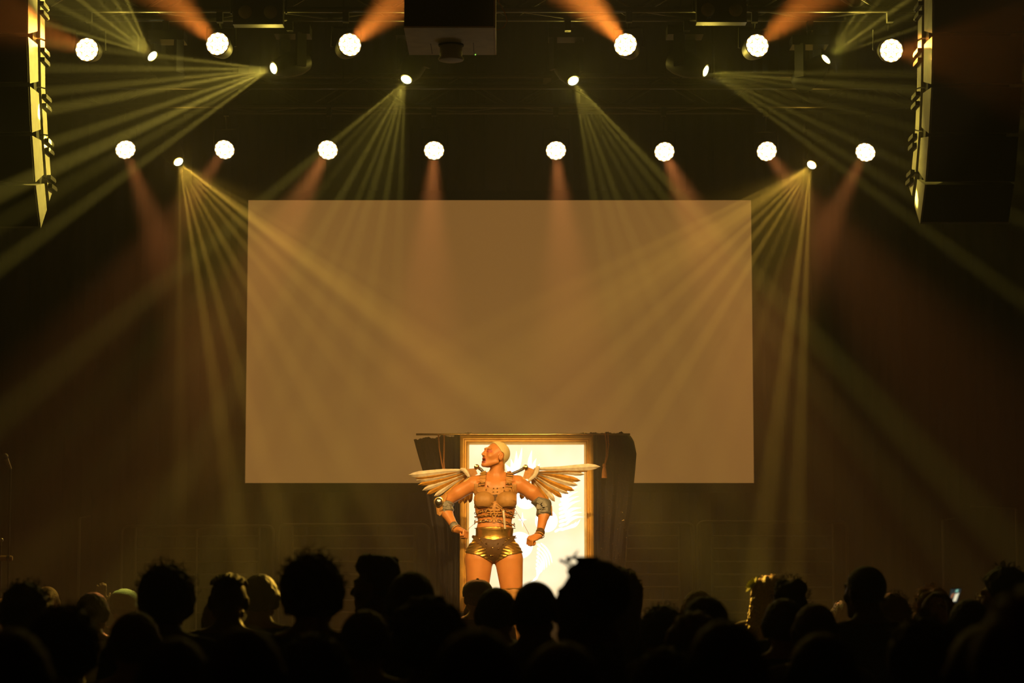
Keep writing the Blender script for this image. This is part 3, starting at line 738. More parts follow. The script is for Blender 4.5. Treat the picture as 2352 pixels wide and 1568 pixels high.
# cords with tassels
def cord(name, strands, knot, tassel, label):
    t = thing(name, label, 'cord', P(*strands[0][0], YP+.05), 'gold cords on the cloths')
    for sgm in strands:
        b = B(); add_tube(b, [P(x, y, YP+.038-.006*min(1, i)) for i, (x, y) in enumerate(sgm)], .0065, 6); obj('strand', b, 'cord', t, True)
    if knot:
        b = B(); add_ball(b, P(*knot, YP+.026), (.016, .014, .02)); obj('knot', b, 'cord', t, True)
        b = B(); q = P(*knot, YP+.026); add_lathe(b, q, (0, 0, -1), [(.010, .01), (.017, .03), (.022, .075), (.024, .105)], 14); obj('tassel', b, 'cord', t, True)
cord('gold_cord', [[(1007, 998), (1009, 1030), (1014, 1060), (1019, 1085)], [(1020, 998), (1020, 1030), (1019, 1060), (1021, 1085)]], (1021, 1090), True, 'gold cord with tassel looped over the plain black cloth')
cord('gold_cord', [[(1390, 994), (1393, 1020), (1393, 1045), (1389, 1068)], [(1396, 994), (1398, 1020), (1395, 1048), (1389, 1068)]], (1388, 1069), True, 'gold cord with tassel hanging on the sequinned cloth')

# ------------------------------------------------------------------ the performer
YQ = 18.0
def Q(px, py, dy=0.0): return np.array(P(px, py, YQ + dy))
def performer():
    S = Solid(); A = S.add
    A(ell(Q(1134, 1256, .01), (.170, .120, .120)), .03)
    for x in (1101, 1168): A(ell(Q(x, 1277, .03), (.105, .115, .12)), .04)
    A(ell(Q(1136, 1215, .0), (.142, .098, .11)), .05)
    A(ell(Q(1137, 1168, .005), (.158, .108, .15)), .05)
    A(ell(Q(1138, 1124, .015), (.165, .098, .11)), .05)
    A(cone(Q(1092, 1109, .02), Q(1188, 1109, .02), .050, .050), .04)
    for x in (1112, 1164): A(ell(Q(x, 1149, -.080), (.077, .064, .064)), .012)
    A(cone(Q(1139, 1108, .015), Q(1142, 1066, .01), .056, .052), .03)
    A(cone(Q(1139, 1090, .03), Q(1094, 1105, .025), .042, .035), .03); A(cone(Q(1141, 1090, .03), Q(1188, 1105, .025), .042, .035), .03)
    A(cone(Q(1125, 1107, -.055), Q(1098, 1103, -.035), .012, .011), .012); A(cone(Q(1152, 1107, -.055), Q(1180, 1103, -.035), .012, .011), .012)
    # arms
    A(cone(Q(1086, 1112, .02), Q(1052, 1131, .04), .060, .054), .03); A(cone(Q(1052, 1131, .04), Q(1019, 1156, .07), .054, .043), .02)
    A(cone(Q(1019, 1156, .07), Q(1027, 1178, .03), .043, .043), .02); A(cone(Q(1027, 1178, .03), Q(1047, 1214, -.06), .043, .026), .02)
    A(cone(Q(1192, 1112, .02), Q(1222, 1131, .04), .060, .056), .03); A(cone(Q(1222, 1131, .04), Q(1249, 1158, .07), .056, .043), .02)
    A(cone(Q(1249, 1158, .07), Q(1249, 1182, .03), .043, .042), .02); A(cone(Q(1249, 1182, .03), Q(1239, 1228, -.06), .042, .026), .02)
    hand_ops(S, Q(1048, 1216, -.062), (.80, -.5, -.18), (.1, -.3, -1), 1.0, (.85, 1.0, .8), .75, 1)
    hand_ops(S, Q(1238, 1230, -.062), (-.75, -.5, -.33), (-.1, .35, -1), 1.0, (.85, 1.0, .8), .75, -1)
    # legs
    for hx, kx, ax in ((1100, 1096, 1091), (1169, 1177, 1186)):
        A(cone(Q(hx, 1286, .015), Q(kx, 1372, .0), .111, .080), .02)
        A(cone(Q(kx, 1372, 0), Q(ax, 1492, .04), .062, .042), .03); A(ell(Q((kx+ax)/2, 1412, .045), (.052, .06, .13)), .03)
        a = Q(ax, 1492, .04); A(cone(a + V3((0, .02, -.035)), a + V3((0, -.15, -.050)), .040, .032), .03)
    S.sub(ell(Q(1134, 1211, -.112), (.010, .02, .006)), .006)
    return S
body_s = performer()
a60, p18 = math.radians(60), math.radians(17)
HR = rotmat((-math.sin(a60)*math.cos(p18), -math.cos(a60)*math.cos(p18), math.sin(p18)), (math.cos(a60), -math.sin(a60), 0))
HC = Q(1137, 1047, .0)
skin_s = performer(); HT = head_ops(skin_s, HC, HR, 1.0, open_mouth=True)
def hl(p): return (p - HC) @ HR            # head-local coordinates
def pick_perf(c):
    q = hl(c); m = np.zeros(len(c), int); near = np.linalg.norm(q, axis=1) < .16
    ex = np.abs(np.abs(q[:, 0]) - .032)
    m[near & (q[:, 1] < -.055) & (ex < .021) & (np.abs(q[:, 2]-.014) < .011)] = 2
    m[near & (q[:, 1] < -.078) & (np.abs(q[:, 0]) < .029) & (q[:, 2] < -.044) & (q[:, 2] > -.086)] = 1
    m[near & (q[:, 1] > -.092) & (q[:, 1] < -.05) & (np.abs(q[:, 0]) < .020) & (np.abs(q[:, 2]+.062) < .0135)] = 3
    m[near & (q[:, 1] < -.06) & (np.abs(np.abs(q[:, 0])-.033) < .004) & (q[:, 2] < .0) & (q[:, 2] > -.03)] = 2
    return m
base = Vector(Q(1138, 1400, 0)); base.z = STAGE_Z
perf = thing('person', 'performer on stage in gold harness costume with mechanical feather wings, fists on hips', 'person', base)
me = nets_mesh('body', skin_s, Q(990, 1530, -.2)-.02, Q(1290, 1005, .25)+.02, .0052, ['skin_perf', 'lips', 'makeup', 'mouth'], pick_perf, base)
bd = link('body', me, None, perf, None)
def on(px, py, lift=.004):
    """point and normal of the performer's front surface at a photo pixel"""
    ys = np.linspace(-.32, .2, 400); pts = np.array([Q(px, py, y) for y in ys], dtype=np.float32)
    d = body_s(pts); k = np.argmax(d < 0) if (d < 0).any() else int(np.argmin(d))
    p = pts[max(k-1, 0)]; e = .004
    g = np.array([body_s((p + e*v)[None])[0] - body_s((p - e*v)[None])[0] for v in np.eye(3, dtype=np.float32)])
    g /= np.linalg.norm(g) + 1e-9
    return Vector(p) + Vector(g)*lift, Vector(g)
def strap(pts, w, th=.005, lift=.006, sub=6):
    pp = []
    for (x0, y0), (x1, y1) in zip(pts, pts[1:]):
        pp += [(x0 + (x1-x0)*i/sub, y0 + (y1-y0)*i/sub) for i in range(sub)]
    pp.append(pts[-1]); R_ = [on(x, y, lift) for x, y in pp]; b = B(); rings = []
    for i, (p, n) in enumerate(R_):
        t = (R_[min(i+1, len(R_)-1)][0] - R_[max(i-1, 0)][0]).normalized(); s = t.cross(n).normalized(); n = s.cross(t).normalized()
        rings.append([b.verts.new(p + s*a*w/2 + n*c_*th/2) for a, c_ in ((-1, -1), (1, -1), (1, 1), (-1, 1))])
    for a, c_ in zip(rings, rings[1:]):
        for k in range(4): b.faces.new((a[k], a[(k+1) % 4], c_[(k+1) % 4], c_[k]))
    b.faces.new(rings[0][::-1]); b.faces.new(rings[-1]); return b
def studs(pts, parent, r=.0055, m='gold_metal', lift=.010):
    for x, y in pts:
        p, n = on(x, y, lift); b = B(); add_lathe(b, p, n, [(r, -.002), (r, .001), (r*.7, .004), (r*.1, .0055)], 10); obj('stud', b, m, parent, True)
def pxz(px, py): q = Q(px, py); return q[0], q[2]
# -- hair
def hair_f(p):
    q = hl(p); d = skin_s(p) - .009
    front = -(q[:, 1] + .9*q[:, 2] - .035)             # keeps the face bare
    nape = -(q[:, 2] + .085 + .15*np.minimum(q[:, 1], 0)); back = np.where(q[:, 2] < .03, .022 - q[:, 1], -1)
    ear = .034 - np.linalg.norm((q - np.array((.08, .010, -.004)))*np.array((.5, 1, .9)), axis=1)
    ear2 = .034 - np.linalg.norm((q - np.array((-.08, .010, -.004)))*np.array((.5, 1, .9)), axis=1)
    nz = .0012*np.sin(q[:, 0]*410)*np.sin(q[:, 1]*390)*np.sin(q[:, 2]*400)
    return np.maximum.reduce([d + .001 + nz, front, nape, back, ear, ear2])
me = nets_mesh('hair', hair_f, HC-.17, HC+.17, .0042, ['blond'], None, base); link('hair', me, None, perf)
# -- bra top: shell of the bust
def shell(f, name, lo, hi, mats, h=.005, pick=None): return link(name, nets_mesh(name, f, lo, hi, h, mats, pick, base), None, perf)
zt1 = Q(0, 1127)[2]; zb1 = Q(0, 1166)[2]
def bra_f(p):
    d = body_s(p) - .008; xm = pxz(1138, 1150)[0]
    u = np.abs(p[:, 0]-xm); top = p[:, 2] - (zt1 + .055*np.clip((u-.02)/.13, 0, 1) - .03*np.exp(-(u/.03)**2)); bot = (zb1 - .008*np.cos(u*30)) - p[:, 2]
    side = u - .168
    return np.maximum.reduce([d, top, bot, side])
bra = shell(bra_f, 'bra_top', Q(1080, 1180, -.2), Q(1195, 1105, .2), ['gold_cloth'], .0045)
# -- shorts with high waistband
zw = Q(0, 1211)[2]
def shorts_f(p):
    d = body_s(p) - .007 - .0012*np.sin((p[:, 2] + .25*np.abs(p[:, 0]-pxz(1134, 0)[0]))*260)*(p[:, 2] < Q(0, 1243)[2])
    u = np.abs(p[:, 0]-pxz(1134, 1250)[0])
    hem = (Q(0, 1291)[2] + np.clip(u-.02, 0, .2)*.55 - np.clip(u-.12, 0, 1)*.35) - p[:, 2]
    side = np.where(p[:, 2] > Q(0, 1245)[2], u - .172, u - .238)
    return np.maximum.reduce([d, p[:, 2] - zw - .006*np.cos(u*12), hem, side])
sh = shell(shorts_f, 'shorts', Q(1050, 1310, -.25), Q(1220, 1200, .25), ['gold_lame'], .0048)
for y0, y1 in (((1093, 1213), (1181, 1213)), ((1090, 1236), (1184, 1236)), ((1092, 1231), (1183, 1231))):
    obj('waistband_seam', strap([y0, ((y0[0]+y1[0])/2, y0[1]+4), y1], .006, .006, .008), 'gold_lame', sh)
# -- dark belt pouch with studs
b = B(); rows = []
for t in np.linspace(0, 1, 12):
    y = 1240 + 50*t; hw = 26*(1-t)**.7 + 2.5
    rows.append([on(1133.5 + hw*s, y + (6*(1-abs(s)) - 6)*(1-t), .014) for s in np.linspace(-1, 1, 9)])
fr_v = [[b.verts.new(p) for p, n in r_] for r_ in rows]; bk_v = [[b.verts.new(p - n*.006) for p, n in r_] for r_ in rows]
for g_ in (fr_v, bk_v):
    for i in range(11):
        for j in range(8): b.faces.new((g_[i][j], g_[i][j+1], g_[i+1][j+1], g_[i+1][j]))
for i in range(11):
    for j in (0, 8): b.faces.new((fr_v[i][j], fr_v[i+1][j], bk_v[i+1][j], bk_v[i][j]))
for j in range(8):
    for i in (0, 11): b.faces.new((fr_v[i][j], fr_v[i][j+1], bk_v[i][j+1], bk_v[i][j]))
pouch = obj('belt_pouch', b, 'leather_dark', perf, True); pouch['label'] = 'dark studded leather pouch'
studs([(1118, 1249), (1143, 1249), (1116, 1259), (1131, 1257), (1144, 1259), (1128, 1273), (1132, 1273), (1099, 1248), (1154, 1251), (1104, 1239), (1160, 1240), (1109, 1245), (1166, 1239)], pouch, .007, 'gold_metal', .016)
for s in (-1, 1):
    bb = strap([(1134+s*46, 1232), (1134+s*30, 1247), (1134+s*16, 1258)], .026, .006, .013); obj('hip_strap', bb, 'leather_dark', perf)
# -- chest harness
hb = strap([(1101, 1122), (1110, 1126), (1121, 1127), (1134, 1129), (1148, 1127), (1158, 1125), (1172, 1122)], .050, .006, .012)
har = obj('chest_harness', hb, 'leather_tan', perf); har['label'] = 'tan leather chest harness with gold studs'
for pts, w, mt in (([(1111, 1086), (1110, 1096), (1109, 1108), (1108, 1114)], .044, 'leather_tan'), ([(1171, 1084), (1170, 1094), (1168, 1106), (1167, 1114)], .046, 'leather_tan'),
                   ([(1135, 1126), (1136, 1140), (1136, 1150)], .045, 'leather_dark'), ([(1104, 1114), (1100, 1121), (1098, 1128)], .018, 'leather_tan'), ([(1173, 1114), (1176, 1121), (1178, 1128)], .018, 'leather_tan')):
    obj('strap', strap(pts, w, .006, .010), mt, har)
for x, y in ((1111, 1091), (1170, 1094), (1108, 1114), (1167, 1116)):
    p, n = on(x, y, .015); b = B(); u = Vector((1, 0, 0)); u = (u - n*u.dot(n)).normalized(); v = n.cross(u)
    add_tube(b, [p + u*a*.027 + v*c_*.012 for a, c_ in ((-1, -1), (1, -1), (1, 1), (-1, 1))], .0032, 6, True); obj('buckle', b, 'gold_metal', har)
studs([(1121, 1117), (1118, 1125), (1133, 1130), (1142, 1130), (1134, 1122), (1142, 1122), (1155, 1120), (1157, 1127), (1170, 1131), (1105, 1109), (1114, 1109), (1165, 1111), (1172, 1111)], har, .006, 'gold_metal', .016)
# armpit side panels
for x0, x1 in ((1091, 1098), (1178, 1186)):
    obj('side_strap', strap([(x0 if x0 < 1138 else x1, 1126), ((x0+x1)/2, 1136), (x0+2, 1150)], .03, .006, .008), 'leather_tan', har)
# -- belly chains: separate links
_b = B(); n_ = 14; add_tube(_b, [Vector((.016*math.cos(a), .009*math.sin(a), 0)) for a in np.linspace(0, 2*math.pi, n_, endpoint=False)], .0026, 6, True)
LINK = bpy.data.meshes.new('link'); _b.to_mesh(LINK); _b.free(); LINK.materials.append(MATS['silver_metal']); LINK.shade_smooth()
_b = B(); add_tube(_b, [Vector((.009*math.cos(a), .006*math.sin(a), 0)) for a in np.linspace(0, 2*math.pi, 10, endpoint=False)], .002, 6, True)
LINK2 = bpy.data.meshes.new('small_link'); _b.to_mesh(LINK2); _b.free(); LINK2.materials.append(MATS['gold_metal']); LINK2.shade_smooth()
def chain(path, lk, step, strap_pts):
    b = strap(strap_pts, .012, .005, .008); ch = obj('belly_chain', b, 'leather_tan', perf)
    pos = [np.array(p, float) for p in path]; L_ = [0]
    for a, c_ in zip(pos, pos[1:]): L_.append(L_[-1] + np.linalg.norm(c_-a))
    k = int(L_[-1]/step)
    for i in range(k+1):
        s_ = L_[-1]*i/k; x = np.interp(s_, L_, [p[0] for p in pos]); y = np.interp(s_, L_, [p[1] for p in pos])
        s2 = min(s_+1, L_[-1]); x2 = np.interp(s2, L_, [p[0] for p in pos]); y2 = np.interp(s2, L_, [p[1] for p in pos])
        if s2 == s_: x2, y2 = x+1, y
        p, n = on(x, y, .012); p2, _ = on(x2, y2, .012); u = (p2-p); u = (u - n*u.dot(n)).normalized() if u.length > 1e-6 else Vector((1, 0, 0))
        tw = .35 if i % 2 else -.35; v = n.cross(u); n2 = n*math.cos(tw) + v*math.sin(tw); v2 = n2.cross(u)
        link('link', lk, None, ch, p, Matrix((u, v2, n2)).transposed().to_quaternion())
chain([(1095, 1178), (1106, 1174), (1116, 1172)], LINK, 8, [(1095, 1178), (1116, 1172)])
chain([(1155, 1170), (1164, 1174), (1172, 1177), (1179, 1180)], LINK, 8, [(1152, 1168), (1179, 1180)])
chain([(1094, 1186), (1110, 1184), (1126, 1182), (1150, 1183), (1178, 1187)], LINK2, 4.5, [(1094, 1186), (1136, 1181), (1178, 1187)])
chain([(1094, 1199), (1108, 1197), (1122, 1195)], LINK, 8, [(1094, 1199), (1122, 1195)])
chain([(1146, 1196), (1158, 1200), (1168, 1203), (1178, 1206)], LINK, 8, [(1144, 1195), (1178, 1206)])
# centre ornament: lattice, triangles and a hanging strap
orn = obj('waist_ornament', strap([(1135, 1152), (1135, 1170), (1135, 1188), (1135, 1200)], .018, .006, .010), 'leather_tan', perf)
for pts in ([(1128, 1152), (1142, 1172)], [(1143, 1152), (1129, 1172)], [(1116, 1176), (1121, 1164), (1128, 1174)], [(1142, 1174), (1149, 1164), (1154, 1176)], [(1119, 1171), (1150, 1171)], [(1120, 1176), (1152, 1176)],
            [(1127, 1176), (1135, 1190), (1143, 1176)], [(1128, 1198), (1135, 1186), (1142, 1198)], [(1141, 1156), (1154, 1163), (1156, 1172)]):
    obj('lattice_strap', strap(pts, .010, .005, .012, 4), 'leather_tan', orn)
studs([(1134, 1177), (1135, 1183), (1122, 1171), (1149, 1171), (1130, 1166), (1140, 1166)], orn, .006, 'gold_metal', .016)
b = B(); pts = [Vector(Q(1156, 1172, -.135)), Vector(Q(1158, 1190, -.14)), Vector(Q(1160, 1214, -.135))]
for i in range(2): add_tube(b, [pts[i], pts[i+1]], .009, 6)
obj('hanging_strap', b, 'feather_white', orn)
# -- elbow guards, cuffs, boots
e1 = Q(1017, 1156, .06); e2 = Q(1250, 1160, .06)
def guard_f(c, r, cut):
    def f(p):
        d = body_s(p) - .014; q = p - c
        return np.maximum(d, np.linalg.norm(q*np.array((1, .9, .95)), axis=1) - r) if cut is None else np.maximum.reduce([d, np.linalg.norm(q, axis=1) - r, cut(q)])
    return f
g1 = shell(guard_f(e1 + np.array((-.012, 0, .008)), .088, lambda q: q[:, 0]*.8 - q[:, 2]*.25 - .026), 'elbow_guard', e1-.13, e1+.13, ['leather_tan'], .005)
b = B(); add_ball(b, e1 + np.array((-.030, -.058, .010)), (.030, .020, .036), seg=16); add_lathe(b, e1 + np.array((-.030, -.074, .010)), (0, -1, 0), [(.01, 0), (.008, .006), (.003, .008)], 10); obj('elbow_dome', b, 'silver_metal', g1, True)
b = B(); add_lathe(b, e1 + np.array((-.030, -.052, .010)), (0, -1, 0), [(.040, 0), (.040, .006), (.030, .008)], 20); obj('dome_rim', b, 'gold_metal', g1, True)
b = B(); ea = Vector(e1); add_prism(b, [ea + Vector(v) for v in ((-.055, -.03, -.015), (.01, -.06, -.02), (.0, -.055, -.07), (-.02, -.05, -.10), (-.045, -.03, -.085))], (0, .012, 0)); obj('elbow_flap', b, 'leather_tan', g1)
gp = shell(guard_f(e1 + np.array((.035, -.02, -.030)), .060, lambda q: -(q[:, 0]*.3 + q[:, 2]*.2) - .03), 'arm_plate', e1-.13, e1+.13, ['plate_grey'], .005)
for dx, dz, a in ((.022, -.006, .4), (.044, -.034, -.2), (.024, -.05, -.1)):
    b = B(); add_box(b, e1 + np.array((dx, -.070, dz)), (.030, .006, .034), Matrix.Rotation(a, 3, 'Y')); obj('metal_scale', b, 'plate_grey', gp)
g2 = shell(guard_f(e2 + np.array((-.010, 0, -.004)), .098, lambda q: q[:, 2] - .062 + .25*q[:, 0]), 'arm_plate', e2-.14, e2+.14, ['plate_grey'], .005)
for dx, dz, a in ((-.035, .028, .5), (-.006, .0, .9), (.004, -.035, .1), (-.040, -.014, .3), (-.020, -.05, .1)):
    b = B(); add_box(b, e2 + np.array((dx, -.074, dz)), (.044, .006, .038), Matrix.Rotation(a, 3, 'Y')); obj('metal_scale', b, 'plate_grey', g2)
b = B(); ea = Vector(e2); add_prism(b, [ea + Vector(v) for v in ((.03, -.02, .06), (.062, -.01, -.01), (.066, 0, -.085), (.035, -.01, -.08), (.018, -.03, -.03))], (0, .014, 0)); obj('elbow_flap', b, 'leather_tan', g2)
for (wx, wy), nm in (((1043, 1208), 'wrist_cuff'), ((1241, 1222), 'wrist_cuff')):
    w0 = Q(wx, wy, -.05)
    cf = shell(guard_f(w0, .036, None), nm, w0-.08, w0+.08, ['leather_dark' if wx > 1100 else 'plate_grey'], .0045)
    b = B(); dd = Vector((.5, -.55, -.65)) if wx < 1100 else Vector((-.25, -.6, -.75)); add_lathe(b, Vector(w0) + dd*.03, dd, [(.037, -.006), (.041, 0), (.037, .006)], 18, False); obj('cuff_rim', b, 'leather_tan', cf, True)
zk = Q(0, 1352)[2]
def boot_f(p): return np.maximum(body_s(p) - .012, p[:, 2] - zk - .006*np.sin(p[:, 0]*60))
bt = shell(boot_f, 'boots', (Q(1050, 1530, -.25)[0], 17.7, STAGE_Z-.03), (Q(1230, 0)[0], 18.3, zk+.05), ['leather_tan'], .007)
for cx in (1096, 1178):
    for yy in (1352, 1360):
        c_ = Q(cx, yy, 0); b = B(); add_tube(b, [Vector(c_) + Vector((.085*math.cos(a), .085*math.sin(a), 0)) for a in np.linspace(0, 2*math.pi, 24, endpoint=False)], .008, 6, True); obj('boot_band', b, 'gold_lame', bt, True)
# -- wings
def feather(p0, p1, w, m, parent, k, dy, tipc=None):
    a, c_ = Vector(Q(*p0, dy)), Vector(Q(*p1, dy)); ax = c_ - a; L_ = ax.length; ax.normalize(); n = Vector((0, -1, 0)); n = (n - ax*n.dot(ax)).normalized(); s = ax.cross(n)
    prof_ = [(0, .32), (.12, .5), (.4, .8), (.65, 1.0), (.82, 1.02), (.92, .72), (1, .04)]
    b = B(); rings = []; r = random.Random(k)
    for t, ww in prof_:
        c0 = a + ax*L_*t + n*.012*math.sin(t*3.1) + s*.006*math.sin(t*5+k); j = w*ww*(1+r.uniform(-.06, .06))
        rings.append([b.verts.new(c0 + s*x*j + n*z) for x, z in ((-1, 0), (-.5, .006), (0, .013), (.5, .006), (1, 0), (0, -.004))])
    for q, v in zip(rings, rings[1:]):
        for i in range(6): b.faces.new((q[i], q[(i+1) % 6], v[(i+1) % 6], v[i]))
    b.faces.new(rings[0][::-1]); b.faces.new(rings[-1]); return obj('feather', b, m, parent, True)
def wing_(hub, plate, tips, wid, sgn, lab):
    h0 = Vector(Q(*hub, .16)); b = B()
    add_prism(b, [Q(x, y, .15) for x, y in plate], (0, .012, 0)); w = obj('wing', b, 'leather_tan', perf); w['label'] = lab
    b = B(); add_lathe(b, Vector(Q(*hub, .142)), (0, -1, 0), [(.022, -.05), (.022, .0), (.018, .010), (.012, .012), (.011, .020), (.002, .022)], 20); obj('hinge', b, 'gold_metal', w, True)
    b = B(); add_tube(b, [Q(*hub, .17), Q(hub[0] + sgn*-10, hub[1]+6, .15), Q(1139 + sgn*18, 1096, .13)], .012, 8); obj('hinge_arm', b, 'steel', w, True)
    for i, (p0, p1, m_, ww) in enumerate(tips): feather(p0, p1, ww, m_, w, i, .155 + .009*i)
    return w
FW, FG = 'feather_white', 'feather_gold'
LW = [((1072, 1080), (938, 1089), FW, .024), ((1066, 1083), (953, 1097), FG, .016), ((1068, 1084), (956, 1104), FW, .017), ((1067, 1086), (961, 1115), FG, .018), ((1067, 1088), (970, 1127), FW, .019), ((1070, 1090), (980, 1134), FG, .019),
      ((1073, 1091), (996, 1138), FW, .019), ((1076, 1093), (1010, 1146), FG, .02), ((1079, 1095), (1024, 1152), FW, .02), ((1082, 1096), (1042, 1157), FG, .022), ((1084, 1098), (1055, 1157), FG, .022), ((1087, 1099), (1066, 1156), FG, .022), ((1090, 1100), (1077, 1154), FG, .02)]
lw = wing_((1095, 1072), [(1064, 1078), (1070, 1077), (1092, 1075), (1097, 1088), (1082, 1096), (1071, 1088)], LW, 0, -1, 'folding wing of white and gold blades')
b = B(); add_tube(b, [Q(1058, 1077, .12), Q(1066, 1079, .115), Q(1072, 1086, .115), Q(1077, 1094, .12)], [.012, .018, .018, .012], 8); obj('fan_band', b, 'feather_white', lw, True)
RW = [((1226, 1076), (1379, 1073), FW, .026), ((1232, 1082), (1352, 1082), FG, .014), ((1232, 1084), (1343, 1088), FW, .018), ((1232, 1086), (1334, 1102), FG, .021), ((1232, 1089), (1327, 1113), FW, .020), ((1231, 1092), (1319, 1127), FG, .020),
      ((1230, 1094), (1305, 1135), FW, .020), ((1228, 1096), (1290, 1143), FG, .021), ((1226, 1098), (1275, 1151), FW, .021), ((1224, 1100), (1262, 1152), FG, .021), ((1222, 1101), (1252, 1153), FW, .020), ((1220, 1102), (1240, 1156), FG, .022), ((1214, 1104), (1210, 1148), FG, .022), ((1205, 1104), (1196, 1146), FG, .022)]
rw = wing_((1207, 1073), [(1209, 1071), (1228, 1078), (1230, 1090), (1220, 1099), (1200, 1100), (1204, 1086)], RW, 0, 1, 'folding wing of white and gold blades')
b = B(); add_tube(b, [Q(1236, 1070, .12), Q(1233, 1082, .115), Q(1228, 1092, .115), Q(1214, 1104, .12)], [.012, .02, .018, .012], 8); obj('fan_band', b, 'feather_white', rw, True)
# pull strings from wrists to the wings
for p_ in ([Q(1215, 1226, -.1), Q(1199, 1196, .05), Q(1182, 1168, .12)], [Q(1072, 1218, -.08), Q(1092, 1200, .08), Q(1096, 1180, .12)]):
    b = B(); add_tube(b, p_, .0016, 5); obj('pull_string', b, 'cord', perf)

# ------------------------------------------------------------------ the crowd
HB = np.array((0, -.02, 1.605)); I3 = np.eye(3)
def crowd_solid(pose):
    S = Solid(); A = S.add
    A(ell((0, .0, .96), (.175, .125, .14)), .03); A(ell((0, 0, 1.12), (.155, .11, .14)), .05); A(ell((0, .005, 1.29), (.18, .125, .15)), .05)
    A(cone((-.155, .01, 1.405), (.155, .01, 1.405), .062, .062), .04)
    A(cone((0, .02, 1.40), (0, .0, 1.56), .062, .056), .03)
    for x in (-1, 1):
        A(cone((0, .02, 1.475), (.15*x, .015, 1.425), .045, .05), .04)
        A(cone((.095*x, 0, .92), (.10*x, -.01, .50), .095, .065), .03); A(cone((.10*x, -.01, .50), (.105*x, .03, .09), .062, .045), .03)
        A(cone((.105*x, .04, .045), (.115*x, -.13, .035), .042, .034), .03)
        sh = np.array((.195*x, .01, 1.395))
        if pose == 'phone':
            el = np.array((.25*x, -.19, 1.38)); wr = np.array((.07 + .072*x, -.37, 1.64)); d = (-.25*x, -.05, 1); n = (-x, .1, -.2)
        elif pose == 'raised' and x == 1:
            el = np.array((.27, -.15, 1.44)); wr = np.array((.15, -.19, 1.64)); d = (-.05, -.05, 1); n = (0, -1, 0)
        else:
            el = np.array((.245*x, .03, 1.11)); wr = np.array((.235*x, -.07, .86)); d = (0, -.15, -1); n = (-x, 0, 0)
        A(cone(sh, el, .062, .048), .03); A(cone(el, wr, .046, .032), .02)
        cu = (.25, .35, .25) if not (pose == 'raised' and x == 1) else (.15, .5, .3)
        if pose == 'phone': cu = (.35, .5, .3)
        hand_ops(S, wr, d, n, 1.0, cu, .4, 1 if x*(1 if pose != 'raised' or x < 0 else -1) > 0 else -1)
    head_ops(S, HB, I3)
    return S
PROTO = {}
for pz in ('stand', 'phone', 'raised'):
    def pk(c, pz=pz):
        sk = (c[:, 2] > 1.475) & (np.hypot(c[:, 0], c[:, 1]) < .13)
        hands = (c[:, 2] < .885) & (c[:, 2] > .6) & (np.abs(c[:, 0]) > .19)
        if pz == 'phone': hands |= (c[:, 2] > 1.40) & (c[:, 1] < -.22)
        if pz == 'raised': hands |= (c[:, 2] > 1.58) & (c[:, 1] < -.14)
        return (~(sk | hands)).astype(int)
    PROTO[pz] = nets_mesh('body', crowd_solid(pz), (-.42, -.52, -.03), (.42, .25, 1.85), .0085, ['skin_a', 'cloth_black'], pk)
SKINS = {}
def body_mesh(pz, skin, clothm):
    k = (pz, skin, clothm)
    if k not in SKINS:
        m = PROTO[pz].copy(); m.materials[0] = MATS[skin]; m.materials[1] = MATS[clothm]; SKINS[k] = m
    return SKINS[k]
HEAD = Solid(); head_ops(HEAD, HB, I3)
def bump(q, a, s): return a*(np.sin(q[:, 0]*s+1)*np.sin(q[:, 1]*s*1.1+2)*np.sin(q[:, 2]*s*.93) + .6*np.sin(q[:, 0]*s*2.1)*np.sin(q[:, 1]*s*1.9+1)*np.sin(q[:, 2]*s*2.3+.5))
def face_cut(q, hair=0): return -(q[:, 1] + .75*q[:, 2] - .005)
